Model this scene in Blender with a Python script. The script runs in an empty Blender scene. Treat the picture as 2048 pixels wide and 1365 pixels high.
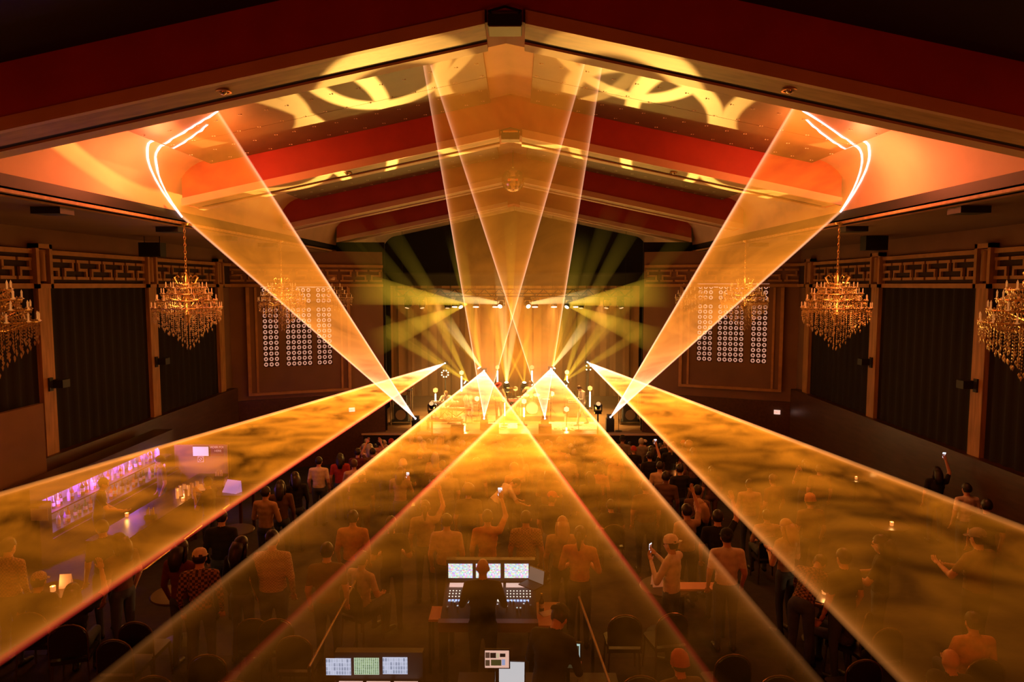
import bpy, bmesh, math, random
import numpy as np
from mathutils import Vector, Matrix, Euler

random.seed(7)
rnd = random.Random(11)
scene = bpy.context.scene
COL = scene.collection
PI = math.pi

# ------------------------------------------------------------------ camera, world, exposure
CAM = Vector((0.0, 0.0, 5.1))
cam_data = bpy.data.cameras.new('camera')
cam_data.lens = 24.0
cam_data.sensor_width = 36.0
cam_data.clip_end = 200
cam = bpy.data.objects.new('camera', cam_data)
cam.location = CAM
cam.rotation_euler = (math.radians(90 - 4.71), 0, math.radians(0.46))
COL.objects.link(cam)
scene.camera = cam
RC = cam.rotation_euler.to_matrix()

world = bpy.data.worlds.new('hall_dark')
scene.world = world
world.use_nodes = True
world.node_tree.nodes['Background'].inputs[0].default_value = (0.0010, 0.0010, 0.0016, 1)
world.node_tree.nodes['Background'].inputs[1].default_value = 1.0

scene.view_settings.view_transform = 'Standard'
scene.view_settings.look = 'None'
scene.view_settings.exposure = 0.0
scene.view_settings.gamma = 1.0
scene.view_settings.use_curve_mapping = False
scene.cycles.transparent_max_bounces = 96
scene.cycles.max_bounces = 3
scene.cycles.diffuse_bounces = 2
scene.cycles.glossy_bounces = 1
scene.cycles.transmission_bounces = 2
scene.cycles.volume_bounces = 0
scene.cycles.sample_clamp_indirect = 3.0
scene.cycles.sample_clamp_direct = 12.0
scene.cycles.use_denoising = True
scene.cycles.use_adaptive_sampling = True
scene.cycles.adaptive_threshold = 0.08
scene.cycles.adaptive_min_samples = 12
scene.cycles.caustics_reflective = False
scene.cycles.caustics_refractive = False


def ray(x, y):
    return (RC @ Vector(((x - 1024) / 1365, (682.5 - y) / 1365, -1))).normalized()


def atY(x, y, Y):
    d = ray(x, y)
    return CAM + d * ((Y - CAM.y) / d.y)


def atZ(x, y, z):
    d = ray(x, y)
    return CAM + d * ((z - CAM.z) / d.z)


def atX(x, y, X):
    d = ray(x, y)
    return CAM + d * ((X - CAM.x) / d.x)


# ------------------------------------------------------------------ hall dimensions
X0 = -0.15            # ridge line
WALL = 10.5           # half width to the side walls
EAVE = 7.15           # half width to the eaves of the vault
SLOPE = 0.211
RIDGE = 9.06
PANEL = 6.4
EAVE_Z = 6.68
BEAM_D = 0.80
BEAMS = [8.4, 14.6, 20.85, 27.0]
BEAM_W = 0.85
STAGE_Z = -0.85
STAGE_Y = 26.9


def floor_z(Y):
    if Y < 9:
        return 0.0
    return -0.12 * (min(Y, 25.5) - 9)


def ceil_z(X):
    u = abs(X - X0)
    if u <= PANEL:
        return RIDGE - SLOPE * u
    t = min(1.0, (u - PANEL) / (EAVE - PANEL))
    z0 = RIDGE - SLOPE * PANEL
    return z0 - (z0 - EAVE_Z) * (1 - math.sqrt(max(0.0, 1 - t ** 1.8)))


# ------------------------------------------------------------------ stage light in the haze: lamps
def lamp(name, kind, loc, color, energy, radius=0.1, to=None, angle=60, blend=0.3):
    l = bpy.data.lights.new(name, kind)
    l.color = color
    l.energy = energy
    if kind in ('POINT', 'SPOT'):
        l.shadow_soft_size = radius
    if kind == 'SPOT':
        l.spot_size = math.radians(angle)
        l.spot_blend = blend
    o = bpy.data.objects.new(name, l)
    o.location = loc
    if to is not None:
        o.rotation_euler = (Vector(to) - Vector(loc)).to_track_quat('-Z', 'Y').to_euler()
    COL.objects.link(o)
    return o


AMBER = (1.0, 0.42, 0.04)
GOLD = (1.0, 0.62, 0.08)
ORANGE = (1.0, 0.27, 0.03)
PINK = (1.0, 0.40, 0.22)


def gobo(light, rings, base, gain):
    """a patterned glass in front of the lamp: rings (cx, cy, r, w) in tangent units"""
    light.data.use_nodes = True
    nt = light.data.node_tree
    em = nt.nodes.get('Emission')
    tc = nt.nodes.new('ShaderNodeTexCoord')
    sp = nt.nodes.new('ShaderNodeSeparateXYZ')
    nt.links.new(tc.outputs['Normal'], sp.inputs[0])

    def m(op, a, b=None, c=None):
        n = nt.nodes.new('ShaderNodeMath')
        n.operation = op
        for i, v in enumerate((a, b, c)):
            if v is None:
                continue
            if isinstance(v, (int, float)):
                n.inputs[i].default_value = v
            else:
                nt.links.new(v, n.inputs[i])
        return n.outputs[0]
    ax = m('DIVIDE', sp.outputs[0], m('ABSOLUTE', sp.outputs[2]))
    ay = m('DIVIDE', sp.outputs[1], m('ABSOLUTE', sp.outputs[2]))
    tot = None
    for cx, cy, r, w in rings:
        dx = m('SUBTRACT', ax, cx)
        dy = m('SUBTRACT', ay, cy)
        d = m('SQRT', m('ADD', m('MULTIPLY', dx, dx), m('MULTIPLY', dy, dy)))
        e = m('ABSOLUTE', m('SUBTRACT', d, r))
        k = m('SUBTRACT', 1.0, m('MINIMUM', m('DIVIDE', e, w), 1.0))
        k = m('MINIMUM', m('MULTIPLY', k, 2.5), 1.0)
        tot = k if tot is None else m('MAXIMUM', tot, k)
    s = m('MULTIPLY_ADD', tot, gain, base)
    nt.links.new(s, em.inputs['Strength'])


# laser strikes on the coved ceiling light the bay around them
for sx in (-1, 1):
    lamp('laser_strike_glow', 'POINT', (X0 + sx * 6.15, 12.5, 7.05), (1.0, 0.18, 0.065), 170, 0.15)
    lamp('laser_strike_glow', 'POINT', (X0 + sx * 5.0, 12.6, 7.3), (1.0, 0.19, 0.03), 85, 0.4)
# unseen fill lamps added near the camera to redden the beam faces
lamp('beam_face_fill', 'POINT', (-4.0, 1.5, 4.0), (1.0, 0.10, 0.015), 160, 0.8)
lamp('beam_face_fill', 'POINT', (4.0, 1.5, 4.0), (1.0, 0.10, 0.015), 160, 0.8)
# stage wash pouring out into the hall from the front of the deck
lamp('stage_wash', 'SPOT', (-2.6, 27.4, -0.4), GOLD, 750, 0.2, (-3.0, 13, 8.2), 52, 0.6)
lamp('stage_wash', 'SPOT', (2.6, 27.4, -0.4), GOLD, 750, 0.2, (2.8, 13, 8.2), 52, 0.6)
GOBO = (1.0, 0.50, 0.09)
g1 = lamp('gobo_projector', 'SPOT', (-3.3, 26.0, 0.50), GOBO, 17000, 0.02, (-2.9, 11.6, 8.2), 66, 0.1)
gobo(g1, [(0.13, 0.0, 0.075, 0.012), (-0.055, -0.01, 0.080, 0.010), (0.09, 0.05, 0.12, 0.011), (-0.20, 0.05, 0.10, 0.011), (0.20, 0.06, 0.14, 0.011), (-0.05, -0.22, 0.07, 0.010), (0.08, -0.20, 0.06, 0.010)], 0.016, 1.0)
g2 = lamp('gobo_projector', 'SPOT', (3.1, 26.0, 0.50), GOBO, 17000, 0.02, (2.7, 11.6, 8.2), 66, 0.1)
gobo(g2, [(-0.14, 0.0, 0.075, 0.012), (0.06, -0.02, 0.075, 0.010), (-0.09, 0.06, 0.13, 0.011), (0.02, 0.10, 0.10, 0.011), (0.0, -0.22, 0.06, 0.010), (-0.10, -0.20, 0.06, 0.010)], 0.016, 1.0)
# front wash over the crowd from the truss
for x in (-3.6, 0.0, 3.6):
    lamp('truss_wash', 'SPOT', (x, 28.2, 4.4), AMBER, 420, 0.15, (x * 1.3, 15, 0.2), 75, 0.6)
lamp('backdrop_wash', 'SPOT', (-1.3, 33.6, -0.5), GOLD, 480, 0.2, (-0.9, 36.4, 2.4), 72, 1.0)
lamp('backdrop_wash', 'SPOT', (1.3, 33.6, -0.5), GOLD, 480, 0.2, (0.9, 36.4, 2.4), 72, 1.0)
lamp('backdrop_wash', 'SPOT', (0.0, 33.2, -0.5), AMBER, 480, 0.2, (0.0, 36.4, 2.0), 72, 1.0)
for x in (-3.4, -0.9, 1.5, 3.6):
    lamp('stage_top_light', 'SPOT', (x, 29.2, 4.4), (1.0, 0.50, 0.12), 2600, 0.12, (x * 0.9, 30.0, -0.8), 62, 0.6)
# dim fill lamps added in the aisles to brighten the side walls
for sx in (-1, 1):
    for Y in (12.8, 17.4, 21.9):
        lamp('wall_fill_light', 'POINT', (X0 + sx * 8.2, Y, 4.4), (1.0, 0.36, 0.05), 7.5, 0.3)
    lamp('wall_fill_light', 'POINT', (X0 + sx * 7.4, 24.0, 3.4), (1.0, 0.40, 0.05), 16, 0.3)

# ------------------------------------------------------------------ materials
MATS = {}


def nodes_of(name):
    m = bpy.data.materials.new(name)
    m.use_nodes = True
    return m, m.node_tree


def mat(name, color, rough=0.6, metal=0.0, emis=None, estr=0.0, noise=0.0, nscale=8.0, bump=0.0, stretch=None, spec=0.5):
    if name in MATS:
        return MATS[name]
    m, nt = nodes_of(name)
    b = nt.nodes['Principled BSDF']
    b.inputs['Base Color'].default_value = (*color, 1)
    b.inputs['Roughness'].default_value = rough
    b.inputs['Metallic'].default_value = metal
    b.inputs['Specular IOR Level'].default_value = spec
    if emis is not None:
        b.inputs['Emission Color'].default_value = (*emis, 1)
        b.inputs['Emission Strength'].default_value = estr
    if noise > 0 or bump > 0:
        tc = nt.nodes.new('ShaderNodeTexCoord')
        mp = nt.nodes.new('ShaderNodeMapping')
        nt.links.new(tc.outputs['Object'], mp.inputs[0])
        if stretch:
            mp.inputs['Scale'].default_value = stretch
        nz = nt.nodes.new('ShaderNodeTexNoise')
        nz.inputs['Scale'].default_value = nscale
        nz.inputs['Detail'].default_value = 5
        nt.links.new(mp.outputs[0], nz.inputs['Vector'])
        if noise > 0:
            rp = nt.nodes.new('ShaderNodeValToRGB')
            lo = max(0, 1 - noise)
            hi = 1 + noise
            rp.color_ramp.elements[0].position = 0.3
            rp.color_ramp.elements[1].position = 0.7
            rp.color_ramp.elements[0].color = (*[min(1, c * lo) for c in color], 1)
            rp.color_ramp.elements[1].color = (*[min(1, c * hi) for c in color], 1)
            nt.links.new(nz.outputs['Fac'], rp.inputs[0])
            nt.links.new(rp.outputs[0], b.inputs['Base Color'])
        if bump > 0:
            bp = nt.nodes.new('ShaderNodeBump')
            bp.inputs['Strength'].default_value = bump
            bp.inputs['Distance'].default_value = 0.02
            nt.links.new(nz.outputs['Fac'], bp.inputs['Height'])
            nt.links.new(bp.outputs[0], b.inputs['Normal'])
    MATS[name] = m
    return m


def glow(name, color, strength):
    if name in MATS:
        return MATS[name]
    m, nt = nodes_of(name)
    nt.nodes.remove(nt.nodes['Principled BSDF'])
    e = nt.nodes.new('ShaderNodeEmission')
    e.inputs[0].default_value = (*color, 1)
    e.inputs[1].default_value = strength
    nt.links.new(e.outputs[0], nt.nodes['Material Output'].inputs['Surface'])
    MATS[name] = m
    return m


class NT:
    """small helper for math node chains"""
    def __init__(self, nt):
        self.nt = nt

    def m(self, op, a, b=None, c=None, clamp=False):
        n = self.nt.nodes.new('ShaderNodeMath')
        n.operation = op
        n.use_clamp = clamp
        for i, v in enumerate((a, b, c)):
            if v is None:
                continue
            if isinstance(v, (int, float)):
                n.inputs[i].default_value = v
            else:
                self.nt.links.new(v, n.inputs[i])
        return n.outputs[0]


# ------------------------------------------------------------------ mesh building
class MB:
    def __init__(self):
        self.v = []
        self.f = []
        self.mi = []
        self.cur = 0

    def add(self, vs, fs):
        b = len(self.v)
        self.v += [tuple(p) for p in vs]
        for f in fs:
            self.f.append([i + b for i in f])
            self.mi.append(self.cur)
        return self

    def hexa(self, p):
        return self.add(p, [(0, 3, 2, 1), (4, 5, 6, 7), (0, 1, 5, 4), (1, 2, 6, 5), (2, 3, 7, 6), (3, 0, 4, 7)])

    def box(self, x0, x1, y0, y1, z0, z1):
        return self.hexa([(x0, y0, z0), (x1, y0, z0), (x1, y1, z0), (x0, y1, z0), (x0, y0, z1), (x1, y0, z1), (x1, y1, z1), (x0, y1, z1)])

    def cbox(self, c, s, rz=0.0, rx=0.0, ry=0.0):
        R = Euler((rx, ry, rz)).to_matrix()
        ps = []
        for z in (-.5, .5):
            for (x, y) in ((-.5, -.5), (.5, -.5), (.5, .5), (-.5, .5)):
                ps.append(Vector(c) + R @ Vector((x * s[0], y * s[1], z * s[2])))
        return self.hexa(ps)

    def cyl(self, p0, p1, r0, r1=None, n=12, caps=True):
        r1 = r0 if r1 is None else r1
        p0, p1 = Vector(p0), Vector(p1)
        d = (p1 - p0).normalized()
        a = d.orthogonal().normalized()
        b = d.cross(a)
        vs = []
        for p, r in ((p0, r0), (p1, r1)):
            for k in range(n):
                t = 2 * PI * k / n
                vs.append(p + (a * math.cos(t) + b * math.sin(t)) * r)
        fs = [(k, (k + 1) % n, n + (k + 1) % n, n + k) for k in range(n)]
        if caps:
            fs += [tuple(range(n - 1, -1, -1)), tuple(range(n, 2 * n))]
        return self.add(vs, fs)

    def tube(self, pts, r, n=8, closed=False):
        pts = [Vector(p) for p in pts]
        N = len(pts)
        vs = []
        up = None
        for i, p in enumerate(pts):
            if closed:
                d = (pts[(i + 1) % N] - pts[i - 1]).normalized()
            else:
                d = (pts[min(i + 1, N - 1)] - pts[max(i - 1, 0)]).normalized()
            if up is None:
                up = d.orthogonal().normalized()
            a = (up - d * up.dot(d))
            a = a.normalized() if a.length > 1e-6 else d.orthogonal().normalized()
            up = a
            b = d.cross(a)
            rr = r[i] if isinstance(r, (list, tuple)) else r
            for k in range(n):
                t = 2 * PI * k / n
                vs.append(p + (a * math.cos(t) + b * math.sin(t)) * rr)
        fs = []
        for i in range(N if closed else N - 1):
            j = (i + 1) % N
            for k in range(n):
                fs.append((i * n + k, i * n + (k + 1) % n, j * n + (k + 1) % n, j * n + k))
        if not closed:
            fs += [tuple(range(n - 1, -1, -1)), tuple(range((N - 1) * n, N * n))]
        return self.add(vs, fs)

    def lathe(self, prof, c=(0, 0, 0), n=16):
        c = Vector(c)
        vs = []
        for r, z in prof:
            for k in range(n):
                t = 2 * PI * k / n
                vs.append(c + Vector((r * math.cos(t), r * math.sin(t), z)))
        fs = []
        for i in range(len(prof) - 1):
            for k in range(n):
                fs.append((i * n + k, i * n + (k + 1) % n, (i + 1) * n + (k + 1) % n, (i + 1) * n + k))
        if prof[0][0] > 1e-4:
            fs.append(tuple(range(n - 1, -1, -1)))
        if prof[-1][0] > 1e-4:
            fs.append(tuple(range((len(prof) - 1) * n, len(prof) * n)))
        return self.add(vs, fs)

    def ball(self, c, r, n=12, m=8):
        rr = r if isinstance(r, (tuple, list)) else (r, r, r)
        prof = []
        vs = []
        c = Vector(c)
        for i in range(m + 1):
            ph = -PI / 2 + PI * i / m
            for k in range(n):
                t = 2 * PI * k / n
                vs.append(c + Vector((rr[0] * math.cos(ph) * math.cos(t), rr[1] * math.cos(ph) * math.sin(t), rr[2] * math.sin(ph))))
        fs = []
        for i in range(m):
            for k in range(n):
                fs.append((i * n + k, i * n + (k + 1) % n, (i + 1) * n + (k + 1) % n, (i + 1) * n + k))
        return self.add(vs, fs)

    def prism(self, poly, off):
        """poly: 3D points of a flat outline; off: extrusion vector"""
        off = Vector(off)
        n = len(poly)
        vs = [Vector(p) for p in poly] + [Vector(p) + off for p in poly]
        fs = [tuple(range(n - 1, -1, -1)), tuple(range(n, 2 * n))]
        fs += [(k, (k + 1) % n, n + (k + 1) % n, n + k) for k in range(n)]
        return self.add(vs, fs)

    def mesh(self, name, mats=(), smooth=False):
        me = bpy.data.meshes.new(name)
        me.from_pydata(self.v, [], self.f)
        for m_ in mats:
            me.materials.append(m_)
        if any(self.mi):
            me.polygons.foreach_set('material_index', self.mi)
        bm = bmesh.new()
        bm.from_mesh(me)
        bmesh.ops.remove_doubles(bm, verts=bm.verts, dist=1e-5)
        bmesh.ops.recalc_face_normals(bm, faces=bm.faces)
        bm.to_mesh(me)
        bm.free()
        if smooth:
            me.polygons.foreach_set('use_smooth', [True] * len(me.polygons))
            if smooth != 'full':
                me.set_sharp_from_angle(angle=math.radians(45))
        me.update()
        return me

    def build(self, name, m_, parent=None, smooth=False):
        mats = m_ if isinstance(m_, (list, tuple)) else [m_]
        return link(name, self.mesh(name, mats, smooth), parent)


def link(name, me, parent=None, loc=(0, 0, 0), rz=0.0):
    o = bpy.data.objects.new(name, me)
    o.location = loc
    o.rotation_euler = (0, 0, rz)
    COL.objects.link(o)
    if parent is not None:
        o.parent = parent
    return o


def tag(o, label=None, cat=None, group=None, kind=None):
    if label:
        o['label'] = label
    if cat:
        o['category'] = cat
    if group:
        o['group'] = group
    if kind:
        o['kind'] = kind
    return o


def empty(name, loc=(0, 0, 0), rz=0.0, label=None, cat=None, group=None, kind=None, parent=None):
    o = bpy.data.objects.new(name, None)
    o.location = loc
    o.rotation_euler = (0, 0, rz)
    o.empty_display_size = 0.1
    COL.objects.link(o)
    if parent is not None:
        o.parent = parent
    return tag(o, label, cat, group, kind)


def copy_tree(o, loc=None, rz=None, label=None, group=None, parent=None):
    c = o.copy()
    COL.objects.link(c)
    c.parent = parent
    if loc is not None:
        c.location = loc
    if rz is not None:
        c.rotation_euler = (0, 0, rz)
    for ch in list(o.children):
        copy_tree(ch, parent=c)
    if label:
        c['label'] = label
    if group:
        c['group'] = group
    return c


# ------------------------------------------------------------------ palette
M_RED = mat('oxblood_painted_plaster', (0.38, 0.036, 0.016), 0.62, noise=0.12, nscale=1.5)
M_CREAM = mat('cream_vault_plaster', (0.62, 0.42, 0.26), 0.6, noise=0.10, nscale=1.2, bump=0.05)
M_SOFFIT = mat('stained_soffit_board', (0.42, 0.26, 0.12), 0.55, noise=0.25, nscale=3.0, stretch=(0.4, 3, 3), bump=0.1)
M_SLOT = mat('black_slot', (0.012, 0.011, 0.010), 0.8)
M_PANEL = mat('dark_acoustic_panel', (0.17, 0.115, 0.05), 0.5, noise=0.2, nscale=1.0)
M_STUD = mat('bright_panel_screw', (1.0, 0.92, 0.75), 0.35, 0.0)
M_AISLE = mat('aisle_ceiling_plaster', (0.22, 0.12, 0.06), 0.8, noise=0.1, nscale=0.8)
M_WALL = mat('brown_wall_plaster', (0.20, 0.11, 0.055), 0.85, noise=0.12, nscale=0.8)
M_CURTAIN = mat('black_wall_drape', (0.007, 0.0035, 0.0032), 0.95)
M_WOOD = mat('aged_pilaster_wood', (0.38, 0.20, 0.06), 0.6, noise=0.3, nscale=2.2, stretch=(6, 6, 0.6), bump=0.15)
M_FRET = mat('fretwork_wood', (0.40, 0.21, 0.065), 0.6, noise=0.15, nscale=4)
M_FRETBACK = mat('frieze_recess', (0.035, 0.018, 0.012), 0.9)
M_BLACK = mat('matt_black', (0.012, 0.012, 0.013), 0.6)
M_BLACKMETAL = mat('black_metal', (0.03, 0.03, 0.03), 0.35, 0.6)
M_CHROME = mat('chrome', (0.8, 0.75, 0.68), 0.18, 1.0)
M_FLOOR = mat('dark_patterned_carpet', (0.020, 0.011, 0.008), 0.92, noise=0.4, nscale=6)
M_STAGE = mat('worn_stage_deck', (0.30, 0.17, 0.08), 0.38, noise=0.25, nscale=2.5, stretch=(0.5, 4, 1))
M_DKWOOD = mat('dark_bar_wood', (0.075, 0.030, 0.015), 0.35, noise=0.25, nscale=3, stretch=(4, 0.6, 4))
M_BRASS = mat('aged_brass', (0.75, 0.48, 0.18), 0.28, 1.0)
M_WHITE = mat('white_card', (0.85, 0.82, 0.78), 0.6)

# ================================================================== THE SETTING
def sym(s, u):
    return X0 + s * u


# floor: level by the mixing desks, raked down to the stage
b = MB()
ys = [-4, 3, 9, 13, 17, 21, 25.5, 30]
vs = []
for Y in ys:
    z = floor_z(Y)
    vs += [(X0 - WALL, Y, z), (X0 + WALL, Y, z), (X0 + WALL, Y, z - 0.25), (X0 - WALL, Y, z - 0.25)]
fs = []
for i in range(len(ys) - 1):
    a = i * 4
    for k in range(4):
        fs.append((a + k, a + (k + 1) % 4, a + 4 + (k + 1) % 4, a + 4 + k))
fs += [(0, 1, 2, 3), (len(vs) - 1, len(vs) - 2, len(vs) - 3, len(vs) - 4)]
b.add(vs, fs)
tag(b.build('floor', M_FLOOR), 'dark carpeted floor raked down towards the stage', 'floor', kind='structure')

# vaulted ceiling
us = [-EAVE] + [-(PANEL + (EAVE - PANEL) * math.sin(t)) for t in (1.42, 1.25, 1.05, 0.85, 0.65, 0.45, 0.25, 0.1)] + [-PANEL, -0.5, 0]
us += [-u for u in reversed(us[:-1])]
prof = [(X0 + u, ceil_z(X0 + u)) for u in us]
b = MB()
vs, fs = [], []
n = len(prof)
for Y in (-4, 37.2):
    vs += [(x, Y, z) for x, z in prof]
    vs += [(x, Y, z + 0.15) for x, z in prof]
for k in range(n - 1):
    fs += [(k, k + 1, 2 * n + k + 1, 2 * n + k), (n + k, n + k + 1, 3 * n + k + 1, 3 * n + k)]
b.add(vs, fs)
ceiling = tag(b.build('ceiling', M_CREAM, smooth=True), 'coved orange-lit gabled ceiling of the hall', 'ceiling', kind='structure')
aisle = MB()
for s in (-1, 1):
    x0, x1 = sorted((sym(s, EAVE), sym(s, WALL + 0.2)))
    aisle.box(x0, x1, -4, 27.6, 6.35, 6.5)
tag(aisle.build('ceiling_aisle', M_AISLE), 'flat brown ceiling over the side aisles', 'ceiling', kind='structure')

# black boards cover the vault over the balcony
k = MB()
for s in (-1, 1):
    k.prism([(sym(s, 0.0), -3.9, RIDGE - .03), (sym(s, 6.38), -3.9, RIDGE - .03 - SLOPE * 6.38), (sym(s, 6.38), -3.9, RIDGE - .01 - SLOPE * 6.38), (sym(s, 0), -3.9, RIDGE - .01)], (0, 12.28, 0))
tag(k.build('ceiling_balcony', M_BLACK), 'black ceiling boards over the balcony', 'ceiling', kind='structure')

# eave fascia with its cable ledge
for s, side in ((-1, 'left'), (1, 'right')):
    f = empty('trim_eave_' + side, (sym(s, EAVE), 12, 6.4), label='dark eave fascia along the %s edge of the vault' % side, cat='trim', kind='structure')
    m_ = MB()
    x0, x1 = sorted((0, s * 0.16))
    m_.box(x0, x1, -16, 15.2, -0.02, 0.32)
    m_.build('fascia', M_BLACK, f)
    m_ = MB()
    x0, x1 = sorted((-s * 0.10, 0))
    m_.box(x0, x1, -16, 15.2, 0.0, 0.05)
    m_.build('ledge', M_SOFFIT, f)
    for Y in (-4.2, -1.0, 2.8, 5.6, 8.6):
        m_ = MB()
        m_.box(min(s * .02, s * .5), max(s * .02, s * .5), Y, Y + 0.35, -0.16, -0.02)
        m_.build('ceiling_speaker', M_BLACK, f)

# cross beams with lit soffits, ridge boxes and downlights
def beam_prof(u, dz=0.0):
    return RIDGE - BEAM_D - SLOPE * abs(u) - dz


ORD = ['nearest', 'second', 'third', 'farthest']
for i, Y in enumerate(BEAMS):
    bm_ = empty('ceiling_beam', (X0, Y, RIDGE - BEAM_D), label='oxblood red gabled ceiling beam, %s of the four' % ORD[i], cat='beam', kind='structure')
    zb = RIDGE - BEAM_D
    E = 6.95
    m_ = MB()
    poly = [(-E, 0, -SLOPE * E), (0, 0, 0), (E, 0, -SLOPE * E), (E, 0, -SLOPE * E + BEAM_D + 0.02), (0, 0, BEAM_D + 0.02), (-E, 0, -SLOPE * E + BEAM_D + 0.02)]
    for s in (-1, 1):
        q = [(0, 0, 0), (s * E, 0, -SLOPE * E), (s * E, 0, -SLOPE * E + BEAM_D + .02), (0, 0, BEAM_D + .02)]
        m_.prism(q, (0, BEAM_W, 0))
    m_.build('body', M_RED, bm_)

    def strip(nm, y0, y1, z0, z1, u0, u1, mt, s):
        k = MB()
        k.prism([(s * u0, y0, -SLOPE * u0 + z0), (s * u1, y0, -SLOPE * u1 + z0), (s * u1, y0, -SLOPE * u1 + z1), (s * u0, y0, -SLOPE * u0 + z1)], (0, y1 - y0, 0))
        return k.build(nm, mt, bm_)
    for s in (-1, 1):
        strip('front_lip', -0.05, 0.04, -0.03, 0.13, 0.24, E, M_CREAM, s)
        strip('soffit_board', 0.04, 0.47, -0.025, 0.0, 0.24, E - 0.12, M_SOFFIT, s)
        strip('light_slot', 0.47, 0.62, -0.008, 0.0, 0.24, E - 0.15, M_SLOT, s)
        strip('rear_lip', 0.62, 0.88, -0.04, 0.06, 0.24, E - 0.05, M_CREAM, s)
        if i < 2:
            u = 3.5
            d = empty('downlight', (s * u, 0.26, -SLOPE * u - 0.025), parent=bm_)
            k = MB()
            k.lathe([(0.075, 0.0), (0.10, 0.0), (0.10, -0.015), (0.075, -0.015), (0.06, 0.02)], n=20)
            k.build('trim_ring', M_BRASS, d, True)
            k = MB()
            k.ball((0.0, 0, 0.0), 0.05, 12, 8)
            k.build('eyeball', M_CHROME, d, True)
    if i < 3:
        r = empty('ridge_box', (X0, Y - 0.16, zb - 0.14), label='black metal ridge box under the %s ceiling beam' % ORD[i], cat='light box')
        sc = 1.0 if i == 0 else 0.95
        k = MB()
        k.box(-.20 * sc, .20 * sc, 0, .34, 0, .13)
        k.build('case', M_BLACK, r)
        k = MB()
        k.box(-.19, .19, 0.01, .33, -.012, 0)
        k.build('lens_cover', M_PANEL, r)
        k = MB()
        for s in (-1, 1):
            k.prism([(0, 0.02, .215), (s * .20, 0.02, .165), (s * .20, 0.02, .18), (0, 0.02, .235)], (0, .03, 0))
        k.build('gable_bracket', M_BLACKMETAL, r)
        for s in (-1, 1):
            k = MB()
            k.box(s * .17 - .012, s * .17 + .012, 0.02, .05, .13, .18)
            k.build('bracket_post', M_BLACKMETAL, r)
        k = MB()
        k.box(-.2, .2, .06, .08, .13, .175)
        k.build('gilt_plate', M_BRASS, r)
    # acoustic panels of the bay behind this beam
    if i < 3:
        y0, y1 = Y + BEAM_W + 0.04, BEAMS[i + 1] - 0.02
        for s, side in ((-1, 'left'), (1, 'right')):
            p = empty('acoustic_panel', (X0, y0, RIDGE), label='dark screw-dotted acoustic panel on the %s slope behind the %s beam' % (side, ORD[i]), cat='ceiling panel', kind='structure')
            w = (y1 - y0)
            L0, L1 = 0.42, 6.3
            for q in range(3):
                a, c = w * q / 3 + (0.0 if q == 0 else 0.008), w * (q + 1) / 3 - 0.008
                k = MB()
                k.prism([(s * L0, a, -SLOPE * L0 - 0.09), (s * L1, a, -SLOPE * L1 - 0.09), (s * L1, a, -SLOPE * L1 + 0.0), (s * L0, a, -SLOPE * L0 + 0.0)], (0, c - a, 0))
                k.build('board', M_PANEL, p)
            k = MB()
            rr = random.Random(i * 7 + s)
            for a in range(15):
                for q in range(7):
                    u = L0 + 0.12 + a * 0.405 + rr.uniform(-.05, .05)
                    yy = 0.2 + q * (w - 0.4) / 6 + rr.uniform(-.06, .06)
                    for e in (-0.022, 0.022):
                        k.lathe([(0.013, 0.0), (0.013, -0.01), (0.0, -0.014)], (s * (u + e), yy, -SLOPE * u - 0.09), 6)
            tag(k.build('screws', M_STUD, p), kind='stuff')

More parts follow.
